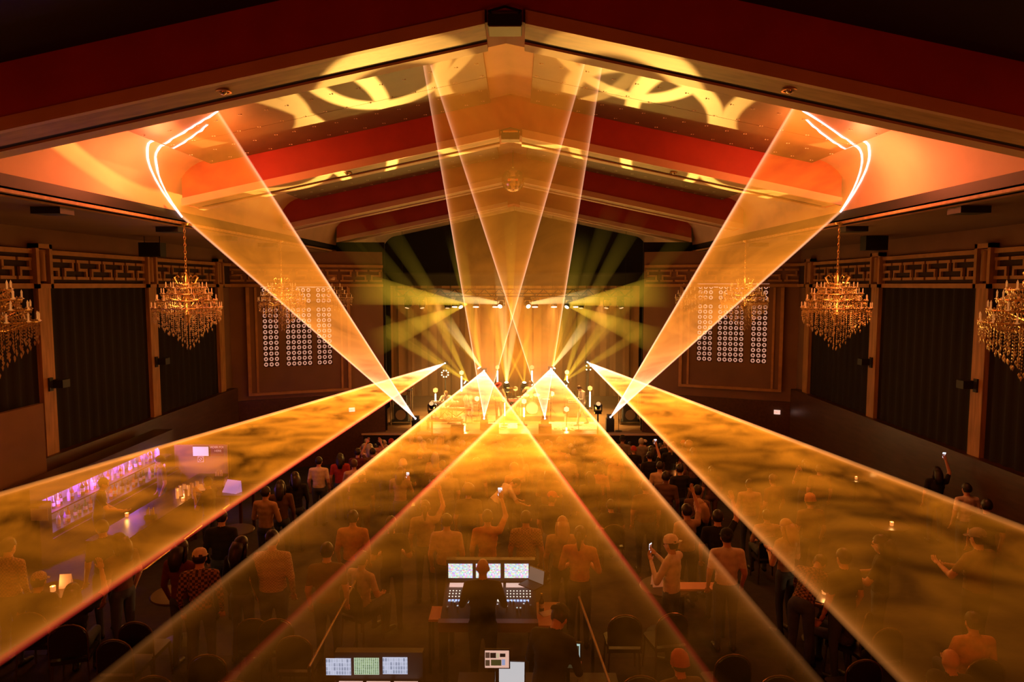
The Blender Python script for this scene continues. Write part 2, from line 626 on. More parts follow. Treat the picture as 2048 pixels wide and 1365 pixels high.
# walls
PIL = [6.1, 10.6, 15.1, 19.6, 24.1]
FRET = MB()
FRET.box(-.5, .5, -.5, .5, -.5, .5)
fret_mesh = FRET.mesh('fret', [M_FRET])
for s, side in ((-1, 'left'), (1, 'right')):
    W = empty('wall_' + side, (sym(s, WALL), 10, 0), label='%s side wall of the hall with dark drapes and a fretwork frieze' % side, cat='wall', kind='structure')
    W.rotation_euler = (0, 0, 0)

    def wb(nm, u0, u1, y0, y1, z0, z1, mt, parent=None):
        k = MB()
        x0, x1 = sorted((-s * u0, -s * u1))
        k.box(x0, x1, y0 - 10, y1 - 10, z0, z1)
        return k.build(nm, mt, W)
    wb('plaster', -0.2, 0.0, -4, 25.3, -2.6, 6.4, M_WALL)
    wb('wainscot', 0.0, 0.28, -4, 25.0, -2.6, 1.28, M_DKWOOD)
    wb('frieze_recess', 0.0, 0.03, 8, 25.2, 5.0, 5.9, M_FRETBACK)
    wb('frieze_rail', 0.0, 0.12, 8, 25.2, 5.02, 5.13, M_FRET)
    wb('frieze_rail', 0.0, 0.12, 8, 25.2, 5.78, 5.88, M_FRET)
    for q in range(len(PIL) - 1):
        ya, yb = PIL[q] + 0.2, PIL[q + 1] - 0.2
        if q == 0:
            continue
        # pleated drape
        k = MB()
        N = 44
        vs = []
        for j in range(N + 1):
            yy = ya + (yb - ya) * j / N
            d = 0.05 + 0.035 * math.sin(j * 1.57)
            vs += [(-s * d, yy - 10, 1.28), (-s * d, yy - 10, 5.02)]
        k.add(vs, [(2 * j, 2 * j + 2, 2 * j + 3, 2 * j + 1) for j in range(N)])
        k.build('drape', M_CURTAIN, W, True)
        # fretwork bars
        npat = 8
        w = (yb - ya) / npat
        for j in range(npat):
            y = ya + j * w
            flip = 1 if j % 2 == 0 else -1
            cz = 5.455
            for (dy, dz, ly, lz) in ((0.5, 0.20, 0.86, 0.07), (0.5, -0.20, 0.86, 0.07), (0.22, 0.10 * flip, 0.12, 0.20),
                                     (0.78, -0.10 * flip, 0.12, 0.20), (0.5, 0.0, 0.68, 0.07)):
                o = link('fret', fret_mesh, W)
                o.location = (-s * 0.07, y + dy * w - 10, cz + dz)
                o.scale = (0.06, ly * w, lz)
    for q, Y in enumerate(PIL):
        if q == 0:
            continue
        P = empty('pilaster', (sym(s, WALL), Y, 1.28), label='weathered wooden pilaster on the %s wall, number %s from the stage' % (side, ['five', 'four', 'three', 'two', 'one'][q]), cat='pilaster', kind='structure')
        k = MB()
        k.box(min(0, -s * .16), max(0, -s * .16), -.2, .2, 0.0, 3.74)
        k.build('shaft', M_WOOD, P)
        for (ya, yb, za, zb_) in ((-.26, -.17, 3.74, 4.72), (.17, .26, 3.74, 4.72), (-.26, .26, 4.62, 4.72), (-.26, .26, 3.74, 3.84)):
            k = MB()
            k.box(min(-s * .02, -s * .2), max(-s * .02, -s * .2), ya, yb, za, zb_)
            k.build('lantern_frame', M_FRET, P)
        k = MB()
        k.cyl((-s * .12, 0, 3.9), (-s * .12, 0, 4.56), 0.08, n=14)
        k.build('lantern_tube', M_WOOD, P, True)
        k = MB()
        k.box(min(-s * .03, -s * .04), max(-s * .03, -s * .04), -.17, .17, 3.84, 4.62)
        k.build('lantern_back', M_FRETBACK, P)
        if q in (1, 2, 3):
            k = MB()
            k.box(min(-s * .16, -s * .42), max(-s * .16, -s * .42), .05, .3, 1.5, 1.68)
            k.box(min(-s * .16, -s * .2), max(-s * .16, -s * .2), -.06, .06, 1.44, 1.74)
            k.build('wall_bracket', M_BLACK, P)

# splayed walls beside the stage, each with a lattice window
SP0, SP1 = (WALL, 25.2), (5.25, 27.4)
sp_dir = Vector((SP1[0] - SP0[0], SP1[1] - SP0[1], 0))
sp_len = sp_dir.length
PITCH = 0.2145
# lattice tile: rounded square outline, hub and eight spokes
k = MB()
H_ = PITCH / 2
R_ = 0.085
T_ = 0.02
ring = []
for j in range(8):
    t = PI / 8 + PI / 4 * j
    ring.append((math.cos(t), math.sin(t)))
for j in range(8):
    (c0, s0), (c1, s1) = ring[j], ring[(j + 1) % 8]

    def edge(c_, s_):
        mx = max(abs(c_), abs(s_))
        return (c_ / mx * H_, s_ / mx * H_)
    o0, o1 = edge(c0, s0), edge(c1, s1)
    i0, i1 = (c0 * R_, s0 * R_), (c1 * R_, s1 * R_)
    pts = [o0]
    if j % 2 == 0:
        pts.append((math.copysign(H_, o0[0]), math.copysign(H_, o1[1])) if abs(o0[0]) >= H_ * .99 else (math.copysign(H_, o1[0]), math.copysign(H_, o0[1])))
    pts += [o1, i1, i0]
    k.prism([(p[0], 0, p[1]) for p in pts], (0, T_, 0))
for j in range(4):
    t = PI / 4 * j
    k.cbox((0, T_ / 2, 0), (2 * R_, T_ * .8, 0.018), ry=t)
k.prism([(0.034 * math.cos(PI / 4 * j), 0, 0.034 * math.sin(PI / 4 * j)) for j in range(8)], (0, T_, 0))
M_LATTICE = mat('dark_lattice_wood', (0.035, 0.016, 0.010), 0.6)
tile_mesh = k.mesh('lattice_tile', [M_LATTICE])
M_BACKLIT = glow('backlit_pink_glass', (1.0, 0.44, 0.28), 1.05)
for s, side in ((-1, 'left'), (1, 'right')):
    p0 = Vector((sym(s, SP0[0]), SP0[1], 0))
    p1 = Vector((sym(s, SP1[0]), SP1[1], 0))
    # local frame: x runs from the room's left to right along the wall, y into the wall
    a, c = (p0, p1) if s < 0 else (p1, p0)
    ang = math.atan2(c.y - a.y, c.x - a.x)
    W = empty('wall_splay_' + side, a, ang, label='splayed brown wall between the %s aisle and the stage' % side, cat='wall', kind='structure')
    k = MB()
    k.box(-0.05, sp_len, 0, 0.25, -2.6, 6.4)
    k.build('plaster', M_WALL, W)
    k = MB()
    k.box(0, sp_len, -0.10, 0, -2.6, 0.75)
    k.build('wainscot', M_DKWOOD, W)
    for z0, z1 in ((5.02, 5.13), (5.78, 5.88)):
        k = MB()
        k.box(0.0, sp_len, -0.1, 0, z0, z1)
        k.build('frieze_rail', M_FRET, W)
    npat = 10
    w = sp_len / npat
    for j in range(npat):
        flip = 1 if j % 2 == 0 else -1
        for (dy, dz, ly, lz) in ((0.5, 0.20, 0.86, 0.07), (0.5, -0.20, 0.86, 0.07), (0.22, 0.10 * flip, 0.12, 0.20), (0.78, -0.10 * flip, 0.12, 0.20), (0.5, 0.0, 0.68, 0.07)):
            o = link('fret', fret_mesh, W)
            o.location = (j * w + dy * w, -0.04, 5.455 + dz)
            o.scale = (ly * w, 0.06, lz)

    def along(x, y):
        d = ray(x, y)
        nrm = Vector((math.sin(ang), -math.cos(ang), 0))
        t = (a - CAM).dot(nrm) / d.dot(nrm)
        pt = CAM + d * t
        return (pt - a).dot(Vector((math.cos(ang), math.sin(ang), 0))), pt.z
    if s < 0:
        xl, zbm = along(527, 735)
        xr, _ = along(665, 729)
        _, ztp = along(596, 575)
        fl, _ = along(494, 680)
        fr, _ = along(700, 680)
        _, fz0 = along(596, 786)
    else:
        xl, zbm = along(1393, 722)
        xr, _ = along(1533, 727)
        _, ztp = along(1463, 569)
        fl, _ = along(1360, 680)
        fr, _ = along(1566, 680)
        _, fz0 = along(1463, 778)
    win = empty('window_%d' % (1 if s < 0 else 2), (a.x, a.y, 0), ang, label='backlit pink rosette lattice window on the %s splayed wall' % side, cat='window', kind='structure')
    px_ = (xr - xl) / 13.05
    pz_ = (ztp - zbm) / 14.7
    cols = [0, 1, 2, 4.2, 5.2, 6.2, 7.2, 8.2, 10.05, 11.05, 12.05]
    if s > 0:
        cols = [12.05 - q for q in reversed(cols)]
    rows = list(range(11)) + [11.7, 12.7, 13.7]
    for cx in cols:
        for rz_ in rows:
            o = link('lattice_tile', tile_mesh, win)
            o.location = (xl + (cx + .5) * px_, -0.075, zbm + (rz_ + .5) * pz_)
            o.scale = (px_ / PITCH, 1, pz_ / PITCH)
    # solid frame around and between the lattice fields
    fz1 = min(ztp + 0.03, 5.0)

    def fbox(nm, x0, x1, z0, z1, y0=-0.09, y1=-0.05, mt=M_WALL):
        k = MB()
        k.box(x0, x1, y0, y1, z0, z1)
        return k.build(nm, mt, win)
    groups_ = []
    for q in cols:
        if groups_ and q - groups_[-1][1] < 1.1:
            groups_[-1][1] = q
        else:
            groups_.append([q, q])
    k = MB()
    k.box(xl - .02, xr + .02, -0.045, -0.035, zbm - .02, ztp + .02)
    k.build('backlit_glass', M_BACKLIT, win)
    xs = [fl + .12]
    for g0, g1_ in groups_:
        xs += [xl + g0 * px_ + .004, xl + (g1_ + 1) * px_ - .004]
    xs.append(fr - .12)
    for j in range(0, len(xs), 2):
        fbox('stile', xs[j], xs[j + 1], fz0 + .1, fz1)
    for g0, g1_ in groups_:
        fbox('transom', xl + g0 * px_, xl + (g1_ + 1) * px_, zbm + 11 * pz_ - .002, zbm + 11.7 * pz_ + .002)
        fbox('apron', xl + g0 * px_, xl + (g1_ + 1) * px_, fz0 + .1, zbm + .004)
    # outer moulded frame
    for (x0, x1, z0, z1) in ((fl, fl + .12, fz0, fz1), (fr - .12, fr, fz0, fz1), (fl + .12, fr - .12, fz0, fz0 + .1)):
        fbox('frame', x0, x1, z0, z1, -0.2, -0.0, M_FRET)
    for (x0, x1) in ((fl + .3, fl + .38), (fr - .38, fr - .30)):
        fbox('inner_moulding', x0, x1, fz0 + .1, fz1, -0.14, -0.05, M_FRET)
    # wing of black masking between splayed wall and stage, full height
    k = MB()
    x0, x1 = sorted((sym(s, 5.2), sym(s, EAVE + .1)))
    k.box(x0, x1, 27.6, 27.7, -2.6, 6.8)
    tag(k.build('wall_proscenium_' + side, M_CURTAIN), 'black masking wall at the %s edge of the stage' % side, 'wall', kind='structure')
    k = MB()
    x0, x1 = sorted((sym(s, EAVE), sym(s, EAVE + .2)))
    k.box(x0, x1, 27.7, 37.2, -2.6, 6.8)
    tag(k.build('wall_stage_' + side, M_CURTAIN), 'black %s side wall of the stage house' % side, 'wall', kind='structure')

k = MB()
k.box(X0 - EAVE, X0 + EAVE, 37.0, 37.2, -2.6, 9.2)
tag(k.build('wall_stage_back', M_CURTAIN), 'black rear wall of the stage house', 'wall', kind='structure')
k = MB()
k.box(X0 - WALL, X0 + WALL, -4.2, -4.0, -0.2, 9.2)
tag(k.build('wall_rear', M_WALL), 'brown rear wall behind the balcony', 'wall', kind='structure')

# exit signs beside the stage
M_EXIT = glow('exit_sign_red', (1.0, 0.20, 0.12), 1.4)
M_EXITW = mat('exit_sign_white', (0.9, 0.8, 0.75), 0.5, emis=(1, .7, .6), estr=.8)


def text(name, body, size, loc, rot, mt, parent=None, align='CENTER', extrude=0.002):
    cu = bpy.data.curves.new(name, 'FONT')
    cu.body = body
    cu.size = size
    cu.align_x = align
    cu.align_y = 'CENTER'
    cu.extrude = extrude
    cu.materials.append(mt)
    tmp = bpy.data.objects.new(name, cu)
    me = bpy.data.meshes.new_from_object(tmp)
    bpy.data.objects.remove(tmp)
    me.name = name
    if not me.materials:
        me.materials.append(mt)
    o = bpy.data.objects.new(name, me)
    o.location = loc
    o.rotation_euler = rot
    COL.objects.link(o)
    if parent:
        o.parent = parent
    return o


def on_splay(s, x, y, off):
    p0 = Vector((sym(s, SP0[0]), SP0[1], 0))
    p1 = Vector((sym(s, SP1[0]), SP1[1], 0))
    d = (p1 - p0).normalized()
    nrm = Vector((-d.y, d.x, 0))
    if nrm.y > 0:
        nrm = -nrm
    r = ray(x, y)
    q = p0 + nrm * off
    t = (q - CAM).dot(nrm) / r.dot(nrm)
    return CAM + r * t, math.atan2(d.y * (1 if s < 0 else -1), d.x * (1 if s < 0 else -1))


for s, x, y in ((-1, 704, 820), (1, 1554, 825)):
    p, a_ = on_splay(s, x, y, 0.16)
    e = empty('exit_sign', p, a_, label='glowing exit sign low on the wall %s of the stage' % ('left' if s < 0 else 'right'), cat='exit sign')
    k = MB()
    k.box(-.11, .11, -.03, .05, -.075, .075)
    k.build('case', M_EXITW, e)
    text('lettering', 'EXIT', 0.10, (0, -.033, 0), (PI / 2, 0, 0), M_EXIT, e)

# ================================================================== LASER FANS AND LIGHT SHAFTS IN THE HAZE
def fan_material(name, half, K, p, r0, col, edge_col, edge_gain, smoke=0.8, sscale=0.55, stretch=(1, 1, 1), rim=None, tip=2.6, edge_len=14.0, lam=60.0, thin=14.5):
    """laser glow put into the emission of a haze volume; local x runs along the fan's axis, y across, origin at the projector"""
    m, nt = nodes_of(name)
    nt.nodes.remove(nt.nodes['Principled BSDF'])
    h = NT(nt)
    tc = nt.nodes.new('ShaderNodeTexCoord')
    sp = nt.nodes.new('ShaderNodeSeparateXYZ')
    nt.links.new(tc.outputs['Object'], sp.inputs[0])
    X, Y = sp.outputs[0], sp.outputs[1]
    r = h.m('SQRT', h.m('ADD', h.m('MULTIPLY', X, X), h.m('MULTIPLY', Y, Y)))
    u = h.m('DIVIDE', h.m('ARCTAN2', Y, X), half)
    au = h.m('ABSOLUTE', u)
    # brighter dwell of the scanner at both ends of its sweep
    dist = h.m('MULTIPLY', h.m('MULTIPLY', h.m('SUBTRACT', 1.0, au), half), 1.0)
    e1 = h.m('POWER', 2.718, h.m('MULTIPLY', dist, -420.0))
    e2 = h.m('MULTIPLY', h.m('POWER', 2.718, h.m('MULTIPLY', dist, -38.0)), 0.16)
    edge = h.m('ADD', e1, e2)
    mp = nt.nodes.new('ShaderNodeMapping')
    mp.inputs['Scale'].default_value = stretch
    nt.links.new(tc.outputs['Object'], mp.inputs[0])
    nz = nt.nodes.new('ShaderNodeTexNoise')
    nz.inputs['Scale'].default_value = sscale
    nz.inputs['Detail'].default_value = 5
    nz.inputs['Roughness'].default_value = 0.62
    nz.inputs['Distortion'].default_value = 0.9
    nt.links.new(mp.outputs[0], nz.inputs['Vector'])
    sm = h.m('MULTIPLY_ADD', h.m('SUBTRACT', nz.outputs['Fac'], 0.5), 8.0 * smoke, 1.0)
    sm = h.m('MAXIMUM', sm, 0.10)
    sm = h.m('MINIMUM', sm, 2.0)
    fall = h.m('DIVIDE', K, h.m('POWER', h.m('ADD', r, r0), p))
    # the haze thins out away from the stage
    fall = h.m('MULTIPLY', fall, h.m('POWER', 2.718, h.m('DIVIDE', h.m('MAXIMUM', h.m('SUBTRACT', r, thin), 0.0), -lam)))
    base = h.m('MULTIPLY', fall, sm)
    mixc = nt.nodes.new('ShaderNodeMix')
    mixc.data_type = 'RGBA'
    mixc.inputs['A'].default_value = (*col, 1)
    edg = nt.nodes.new('ShaderNodeMix')
    edg.data_type = 'RGBA'
    edg.inputs['A'].default_value = (1.0, 0.30, 0.03, 1)
    edg.inputs['B'].default_value = (*edge_col, 1)
    nt.links.new(h.m('POWER', 2.718, h.m('DIVIDE', r, -edge_len)), edg.inputs['Factor'])
    nt.links.new(edg.outputs['Result'], mixc.inputs['B'])
    nt.links.new(h.m('MINIMUM', h.m('MULTIPLY', e1, 1.3), 1.0), mixc.inputs['Factor'])
    # overdriven white next to the projector
    mixt = nt.nodes.new('ShaderNodeMix')
    mixt.data_type = 'RGBA'
    nt.links.new(mixc.outputs['Result'], mixt.inputs['A'])
    mixt.inputs['B'].default_value = (1.0, 0.70, 0.62, 1)
    nt.links.new(h.m('POWER', 2.718, h.m('DIVIDE', r, -tip)), mixt.inputs['Factor'])
    colour = mixt.outputs['Result']
    if rim is not None:
        sgn, rc = rim
        k = h.m('GREATER_THAN', h.m('MULTIPLY', u, sgn), 1.0 - 0.0013 / half)
        mr = nt.nodes.new('ShaderNodeMix')
        mr.data_type = 'RGBA'
        nt.links.new(k, mr.inputs['Factor'])
        nt.links.new(colour, mr.inputs['A'])
        mr.inputs['B'].default_value = (*rc, 1)
        colour = mr.outputs['Result']
    st = h.m('MULTIPLY_ADD', h.m('MULTIPLY', fall, edge), edge_gain, base)
    em = nt.nodes.new('ShaderNodeEmission')
    nt.links.new(colour, em.inputs['Color'])
    nt.links.new(st, em.inputs['Strength'])
    nt.links.new(em.outputs[0], nt.nodes['Material Output'].inputs['Volume'])
    return m


def fan(label, apex, ends, thick, **kw):
    """ends: far points from one edge of the sweep to the other"""
    apex = Vector(apex)
    ends = [Vector(e) for e in ends]
    d0, d1 = (ends[0] - apex).normalized(), (ends[-1] - apex).normalized()
    ax = (d0 + d1).normalized()
    nz_ = d0.cross(d1).normalized()
    if nz_.z < 0:
        nz_ = -nz_
    ay = nz_.cross(ax)
    half = d0.angle(d1) / 2
    R = Matrix((ax, ay, nz_)).transposed().to_4x4()
    R.translation = apex
    Ri = R.inverted()
    loc = [Ri @ e for e in ends]
    loc.sort(key=lambda p: math.atan2(p.y, p.x))
    poly = [(0.0, 0.0)] + [(p.x, p.y) for p in loc]
    k = MB()
    n = len(poly)
    vs = [(x, y, -thick / 2) for x, y in poly] + [(x, y, thick / 2) for x, y in poly]
    fs = []
    for j in range(1, n - 1):
        fs += [(0, j + 1, j), (n, n + j, n + j + 1)]
    fs += [(j, (j + 1) % n, n + (j + 1) % n, n + j) for j in range(n)]
    k.add(vs, fs)
    m_ = fan_material('laser_haze_glow', half, **kw)
    o = k.build('laser_fan', m_)
    o.matrix_world = R
    tag(o, label, 'laser beam', 'laser fans in the haze')
    return o, R


def plane_pt(x, y, lift=0.0, Y0=31.0, z0=1.2, Y1=6.0, z1=2.1):
    """point of the tilted plane in which the audience fans lie"""
    d = ray(x, y)
    z0, z1 = z0 + lift, z1 + lift
    k_ = (z1 - z0) / (Y1 - Y0)
    t = (z0 + k_ * (CAM.y - Y0) - CAM.z) / (d.z - k_ * d.y)
    return CAM + d * t


def extend(a, p, Y):
    a, p = Vector(a), Vector(p)
    return a + (p - a) * ((Y - a.y) / (p.y - a.y))


C_MID = (1.0, 0.265, 0.010)
C_EDGE = (1.0, 0.50, 0.30)
T_FAN = 0.07
SP = dict(p=0.7, r0=8.0, tip=3.2, col=C_MID, smoke=0.8, sscale=0.75, stretch=(1.15, 1.0, 1.0))
aud = [
    ('orange laser fan sweeping over the bar at the far left', (890, 727), (0, 988), (0, 1326), 20.5, 6.0, None, 0.5),
    ('orange laser fan from left of centre, spread over the mixing desk', (968, 742), (188, 1365), (1432, 1365), 16.5, 8.0, None, -2.5),
    ('orange laser fan from right of centre, spread over the mixing desk', (1102, 738), (447, 1365), (1642, 1365), 16.5, 8.0, None, -2.5),
    ('orange laser fan sweeping over the crowd at the far right', (1175, 725), (1803, 1365), (2048, 1056), 20.5, 6.0, None, 0.5),
]
laser_points = []
for i, (lab, ap, e0, e1, K, eg, rim, Yend) in enumerate(aud):
    lift = (0.0, 0.0, 0.22, 0.22)[i]
    a = plane_pt(*ap, lift)
    p0, p1 = plane_pt(*e0, lift), plane_pt(*e1, lift)
    rim = (1, (1.0, 0.06, 0.03)) if i in (0, 1) else ((-1, (1.0, 0.06, 0.03)) if i == 2 else None)
    fan(lab, a, [extend(a, p0, Yend), extend(a, p1, Yend)], T_FAN, K=K, edge_col=C_EDGE, edge_gain=eg, rim=rim, lam=(12, 2.7, 2.5, 8.0)[i], thin=(14.5, 18.0, 17.5, 14.5)[i], **SP)
    laser_points.append(a)


def ceiling_hit(apex, d):
    """first point where a ray from the projector meets the vault"""
    p = Vector(apex)
    st = 0.03
    for _ in range(2000):
        p = p + d * st
        if p.z >= ceil_z(p.x) - (0.10 if abs(p.x - X0) < 6.3 else 0.02) or abs(p.x - X0) > EAVE - 0.01:
            return p
    return p


M_STRIKE = None


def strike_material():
    m, nt = nodes_of('laser_strike_glow_line')
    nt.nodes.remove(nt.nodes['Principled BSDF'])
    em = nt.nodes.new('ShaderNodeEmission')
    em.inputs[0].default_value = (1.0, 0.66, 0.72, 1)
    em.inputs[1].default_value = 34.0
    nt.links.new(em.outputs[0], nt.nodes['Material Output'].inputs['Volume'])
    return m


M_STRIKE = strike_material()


def ceil_target(x, y):
    """the vault point seen at a pixel of the photograph"""
    d = ray(x, y)
    p = Vector(CAM)
    for _ in range(4000):
        p = p + d * 0.01
        if p.z >= ceil_z(p.x) - 0.09 or abs(p.x - X0) > EAVE:
            break
    return p


UP = dict(p=0.75, r0=0.3, col=(1.0, 0.27, 0.014), edge_col=(1.0, 0.48, 0.30), smoke=0.36, sscale=0.45, edge_len=60.0)
for s, lab, ap, ea, eb in ((-1, 'orange laser fan rising from the stage to the left cove', (831, 838), (435, 221), (368, 438)),
                           (1, 'orange laser fan rising from the stage to the right cove', (1221, 835), (1590, 207), (1677, 428))):
    a = atY(*ap, 27.3)
    A = ceil_target(*ea)
    B = atX(eb[0], eb[1], sym(s, EAVE - 0.02))
    dA, dB = (A - a).normalized(), (B - a).normalized()
    N = 26
    ends = [ceiling_hit(a, (dA * (1 - j / N) + dB * (j / N)).normalized()) for j in range(N + 1)]
    o, R = fan(lab, a, ends, 0.05, K=22.0, edge_gain=4.5, **UP)
    Ri = R.inverted()
    nrm = R.to_3x3() @ Vector((0, 0, 1))
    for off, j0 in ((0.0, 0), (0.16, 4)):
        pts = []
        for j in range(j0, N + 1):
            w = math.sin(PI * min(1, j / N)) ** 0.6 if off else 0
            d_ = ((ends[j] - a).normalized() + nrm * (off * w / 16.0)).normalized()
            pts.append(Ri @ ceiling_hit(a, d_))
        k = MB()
        k.tube(pts, 0.026, 6)  # glowing tube put in for the laser's line of light on the vault
        k.build('strike_glow_tube', M_STRIKE, o, True)
for lab, ap, ea, eb in (('tall centre laser fan rising from the left floor projector', (968, 838), (845, 125), (1170, 128)),
                        ('tall centre laser fan rising from the right floor projector', (1090, 838), (860, 130), (1205, 130))):
    a = atY(*ap, 27.6)
    A, B = ceil_target(*ea), ceil_target(*eb)
    dA, dB = (A - a).normalized(), (B - a).normalized()
    N = 10
    ends = [ceiling_hit(a, (dA * (1 - j / N) + dB * (j / N)).normalized()) for j in range(N + 1)]
    fan(lab, a, ends, 0.045, K=12.0, edge_gain=5.5, **UP)


def shaft_material(name, col, K, p, r0, L):  # beam glow is put into volume emission; no lamp lights these cones
    m, nt = nodes_of(name)
    nt.nodes.remove(nt.nodes['Principled BSDF'])
    h = NT(nt)
    tc = nt.nodes.new('ShaderNodeTexCoord')
    sp = nt.nodes.new('ShaderNodeSeparateXYZ')
    nt.links.new(tc.outputs['Object'], sp.inputs[0])
    Z = h.m('MAXIMUM', sp.outputs[2], 0.0)
    fall = h.m('DIVIDE', K, h.m('POWER', h.m('ADD', Z, r0), p))
    fade = h.m('SUBTRACT', 1.0, h.m('DIVIDE', Z, L), clamp=True)
    em = nt.nodes.new('ShaderNodeEmission')
    em.inputs[0].default_value = (*col, 1)
    nt.links.new(h.m('MULTIPLY', fall, fade), em.inputs['Strength'])
    nt.links.new(em.outputs[0], nt.nodes['Material Output'].inputs['Volume'])
    return m




def shaft(label, a, b, r0, r1, col, K, p=1.2):
    a, b = Vector(a), Vector(b)
    for q in range(20, 101):      # stop at the vault
        c = a.lerp(b, q / 100)
        if c.z + r1 * q / 100 > ceil_z(c.x) - .05:
            b, r1 = c, r1 * q / 100
            break
    L = (b - a).length
    m_ = shaft_material('shaft_haze_glow', col, K, p, 0.5, L)
    k = MB()
    k.cyl((0, 0, 0), (0, 0, L), r0, r1, 20)
    o = k.build('light_shaft', m_, smooth=True)
    o.matrix_world = Matrix.Translation(a) @ (b - a).to_track_quat('Z', 'Y').to_matrix().to_4x4()
    tag(o, label, 'light beam', 'moving-head light shafts in the haze')
    return o


YEL = (1.0, 0.58, 0.035)
PALE = (1.0, 0.68, 0.22)
# (source pixel, depth, end pixel, end depth, end radius, colour, strength)
sh = [
    ((1013, 767), 31.8, (1000, 520), 27, 0.30, PALE, 1.6, 'pale shaft rising from the left centre floor light'),
    ((1013, 767), 31.8, (1042, 540), 27, 0.30, PALE, 1.5, 'pale shaft leaning right from the left centre floor light'),
    ((1013, 767), 31.8, (968, 560), 28, 0.22, YEL, 0.9, 'thin yellow shaft leaning left from the left centre floor light'),
    ((1013, 767), 31.8, (1110, 560), 28, 0.16, YEL, 0.8, 'thin yellow shaft leaning far right from the left centre floor light'),
    ((1048, 767), 31.8, (970, 610), 29, 0.16, YEL, 0.7, 'thin yellow shaft leaning left from the right centre floor light'),
    ((1048, 767), 31.8, (1060, 560), 28, 0.22, YEL, 0.8, 'yellow shaft rising from the right centre floor light'),
    ((962, 736), 32.5, (893, 640), 31, 0.30, PALE, 1.7, 'broad pale shaft leaning left behind the left white laser tip'),
    ((962, 736), 32.5, (910, 470), 26, 0.40, YEL, 0.8, 'yellow shaft rising behind the left white laser tip'),
    ((962, 736), 32.5, (700, 340), 22, 0.45, YEL, 0.45, 'faint long yellow shaft reaching up left from left of centre'),
    ((962, 736), 32.5, (610, 350), 22, 0.45, YEL, 0.40, 'faintest yellow shaft reaching furthest up left from left of centre'),
    ((1104, 736), 32.5, (1178, 640), 31, 0.30, PALE, 1.7, 'broad pale shaft leaning right behind the right white laser tip'),
    ((1104, 736), 32.5, (1165, 470), 26, 0.40, YEL, 0.8, 'yellow shaft rising behind the right white laser tip'),
    ((1104, 736), 32.5, (1330, 340), 22, 0.45, YEL, 0.45, 'faint long yellow shaft reaching up right from right of centre'),
    ((1104, 736), 32.5, (1250, 350), 22, 0.40, YEL, 0.40, 'faint steep yellow shaft reaching up from right of centre'),
    ((936, 764), 31.5, (735, 640), 29, 0.30, YEL, 0.9, 'low yellow shaft leaning left over the keyboards'),
    ((936, 764), 31.5, (730, 610), 29, 0.26, YEL, 0.7, 'yellow shaft leaning left just above the low one'),
    ((936, 764), 31.5, (840, 560), 28, 0.34, YEL, 0.9, 'yellow shaft leaning left up to the truss'),
    ((936, 764), 31.5, (640, 420), 24, 0.45, YEL, 0.4, 'faint yellow shaft crossing the left end of the truss'),
    ((1129, 762), 31.5, (1320, 640), 29, 0.30, YEL, 0.7, 'low yellow shaft leaning right over the right guitarist'),
    ((1129, 762), 31.5, (1240, 600), 28, 0.32, YEL, 0.9, 'yellow shaft leaning right towards the truss end'),
    ((1129, 762), 31.5, (1190, 570), 28, 0.32, YEL, 0.8, 'steep yellow shaft leaning right up to the truss'),
    ((1129, 762), 31.5, (1410, 420), 24, 0.45, YEL, 0.4, 'faint yellow shaft crossing the right end of the truss'),
    ((934, 609), 28.3, (700, 575), 26.0, 0.70, YEL, 0.75, 'wide hazy shaft thrown left from the truss'),
    ((934, 609), 28.3, (740, 690), 26.0, 0.60, YEL, 0.55, 'wide hazy shaft thrown down left from the truss'),
    ((1131, 609), 28.3, (1340, 580), 26.0, 0.70, YEL, 0.70, 'wide hazy shaft thrown right from the truss'),
    ((1131, 609), 28.3, (1330, 690), 26.0, 0.60, YEL, 0.55, 'wide hazy shaft thrown down right from the truss'),
    ((1010, 608), 28.3, (860, 590), 28, 0.35, PALE, 1.3, 'bright pale shaft lying along the left half of the truss'),
    ((1053, 608), 28.3, (1200, 590), 28, 0.35, PALE, 1.3, 'bright pale shaft lying along the right half of the truss'),
    ((1022, 640), 33.0, (1021, 400), 23, 0.30, YEL, 0.40, 'faint upright shaft in the centre under the mirror ball'),
    ((952, 615), 32.0, (958, 760), 32.0, 0.35, (1.0, 0.33, 0.04), 0.45, 'orange shaft falling from the leftmost par lamp'),
    ((1108, 615), 32.0, (1104, 760), 32.0, 0.35, (1.0, 0.33, 0.04), 0.45, 'orange shaft falling from the rightmost par lamp'),
]
for (p, Y, q, Y2, r1, col, K, lab) in sh:
    shaft(lab, atY(*p, Y), atY(*q, Y2), 0.04, r1, col, K * 5.0)

# ================================================================== STAGE
HAZE = 0.030
st = empty('stage_platform', (X0, STAGE_Y, STAGE_Z), label='low wooden stage platform with a pale front edge', cat='stage', kind='structure')
k = MB()
k.box(-6.1, 6.1, 0.06, 9.9, -1.2, -0.03)
k.build('riser_body', M_BLACK, st)
for j in range(10):
    k = MB()
    k.box(-6.1, 6.1, 0.06 + j * 0.984, 0.06 + (j + 1) * 0.984 - 0.012, -0.03, 0)
    k.build('plank', M_STAGE, st)
k = MB()
k.box(-6.1, 6.1, 0.0, 0.06, -0.06, 0.004)
k.build('edge_trim', M_CREAM, st)

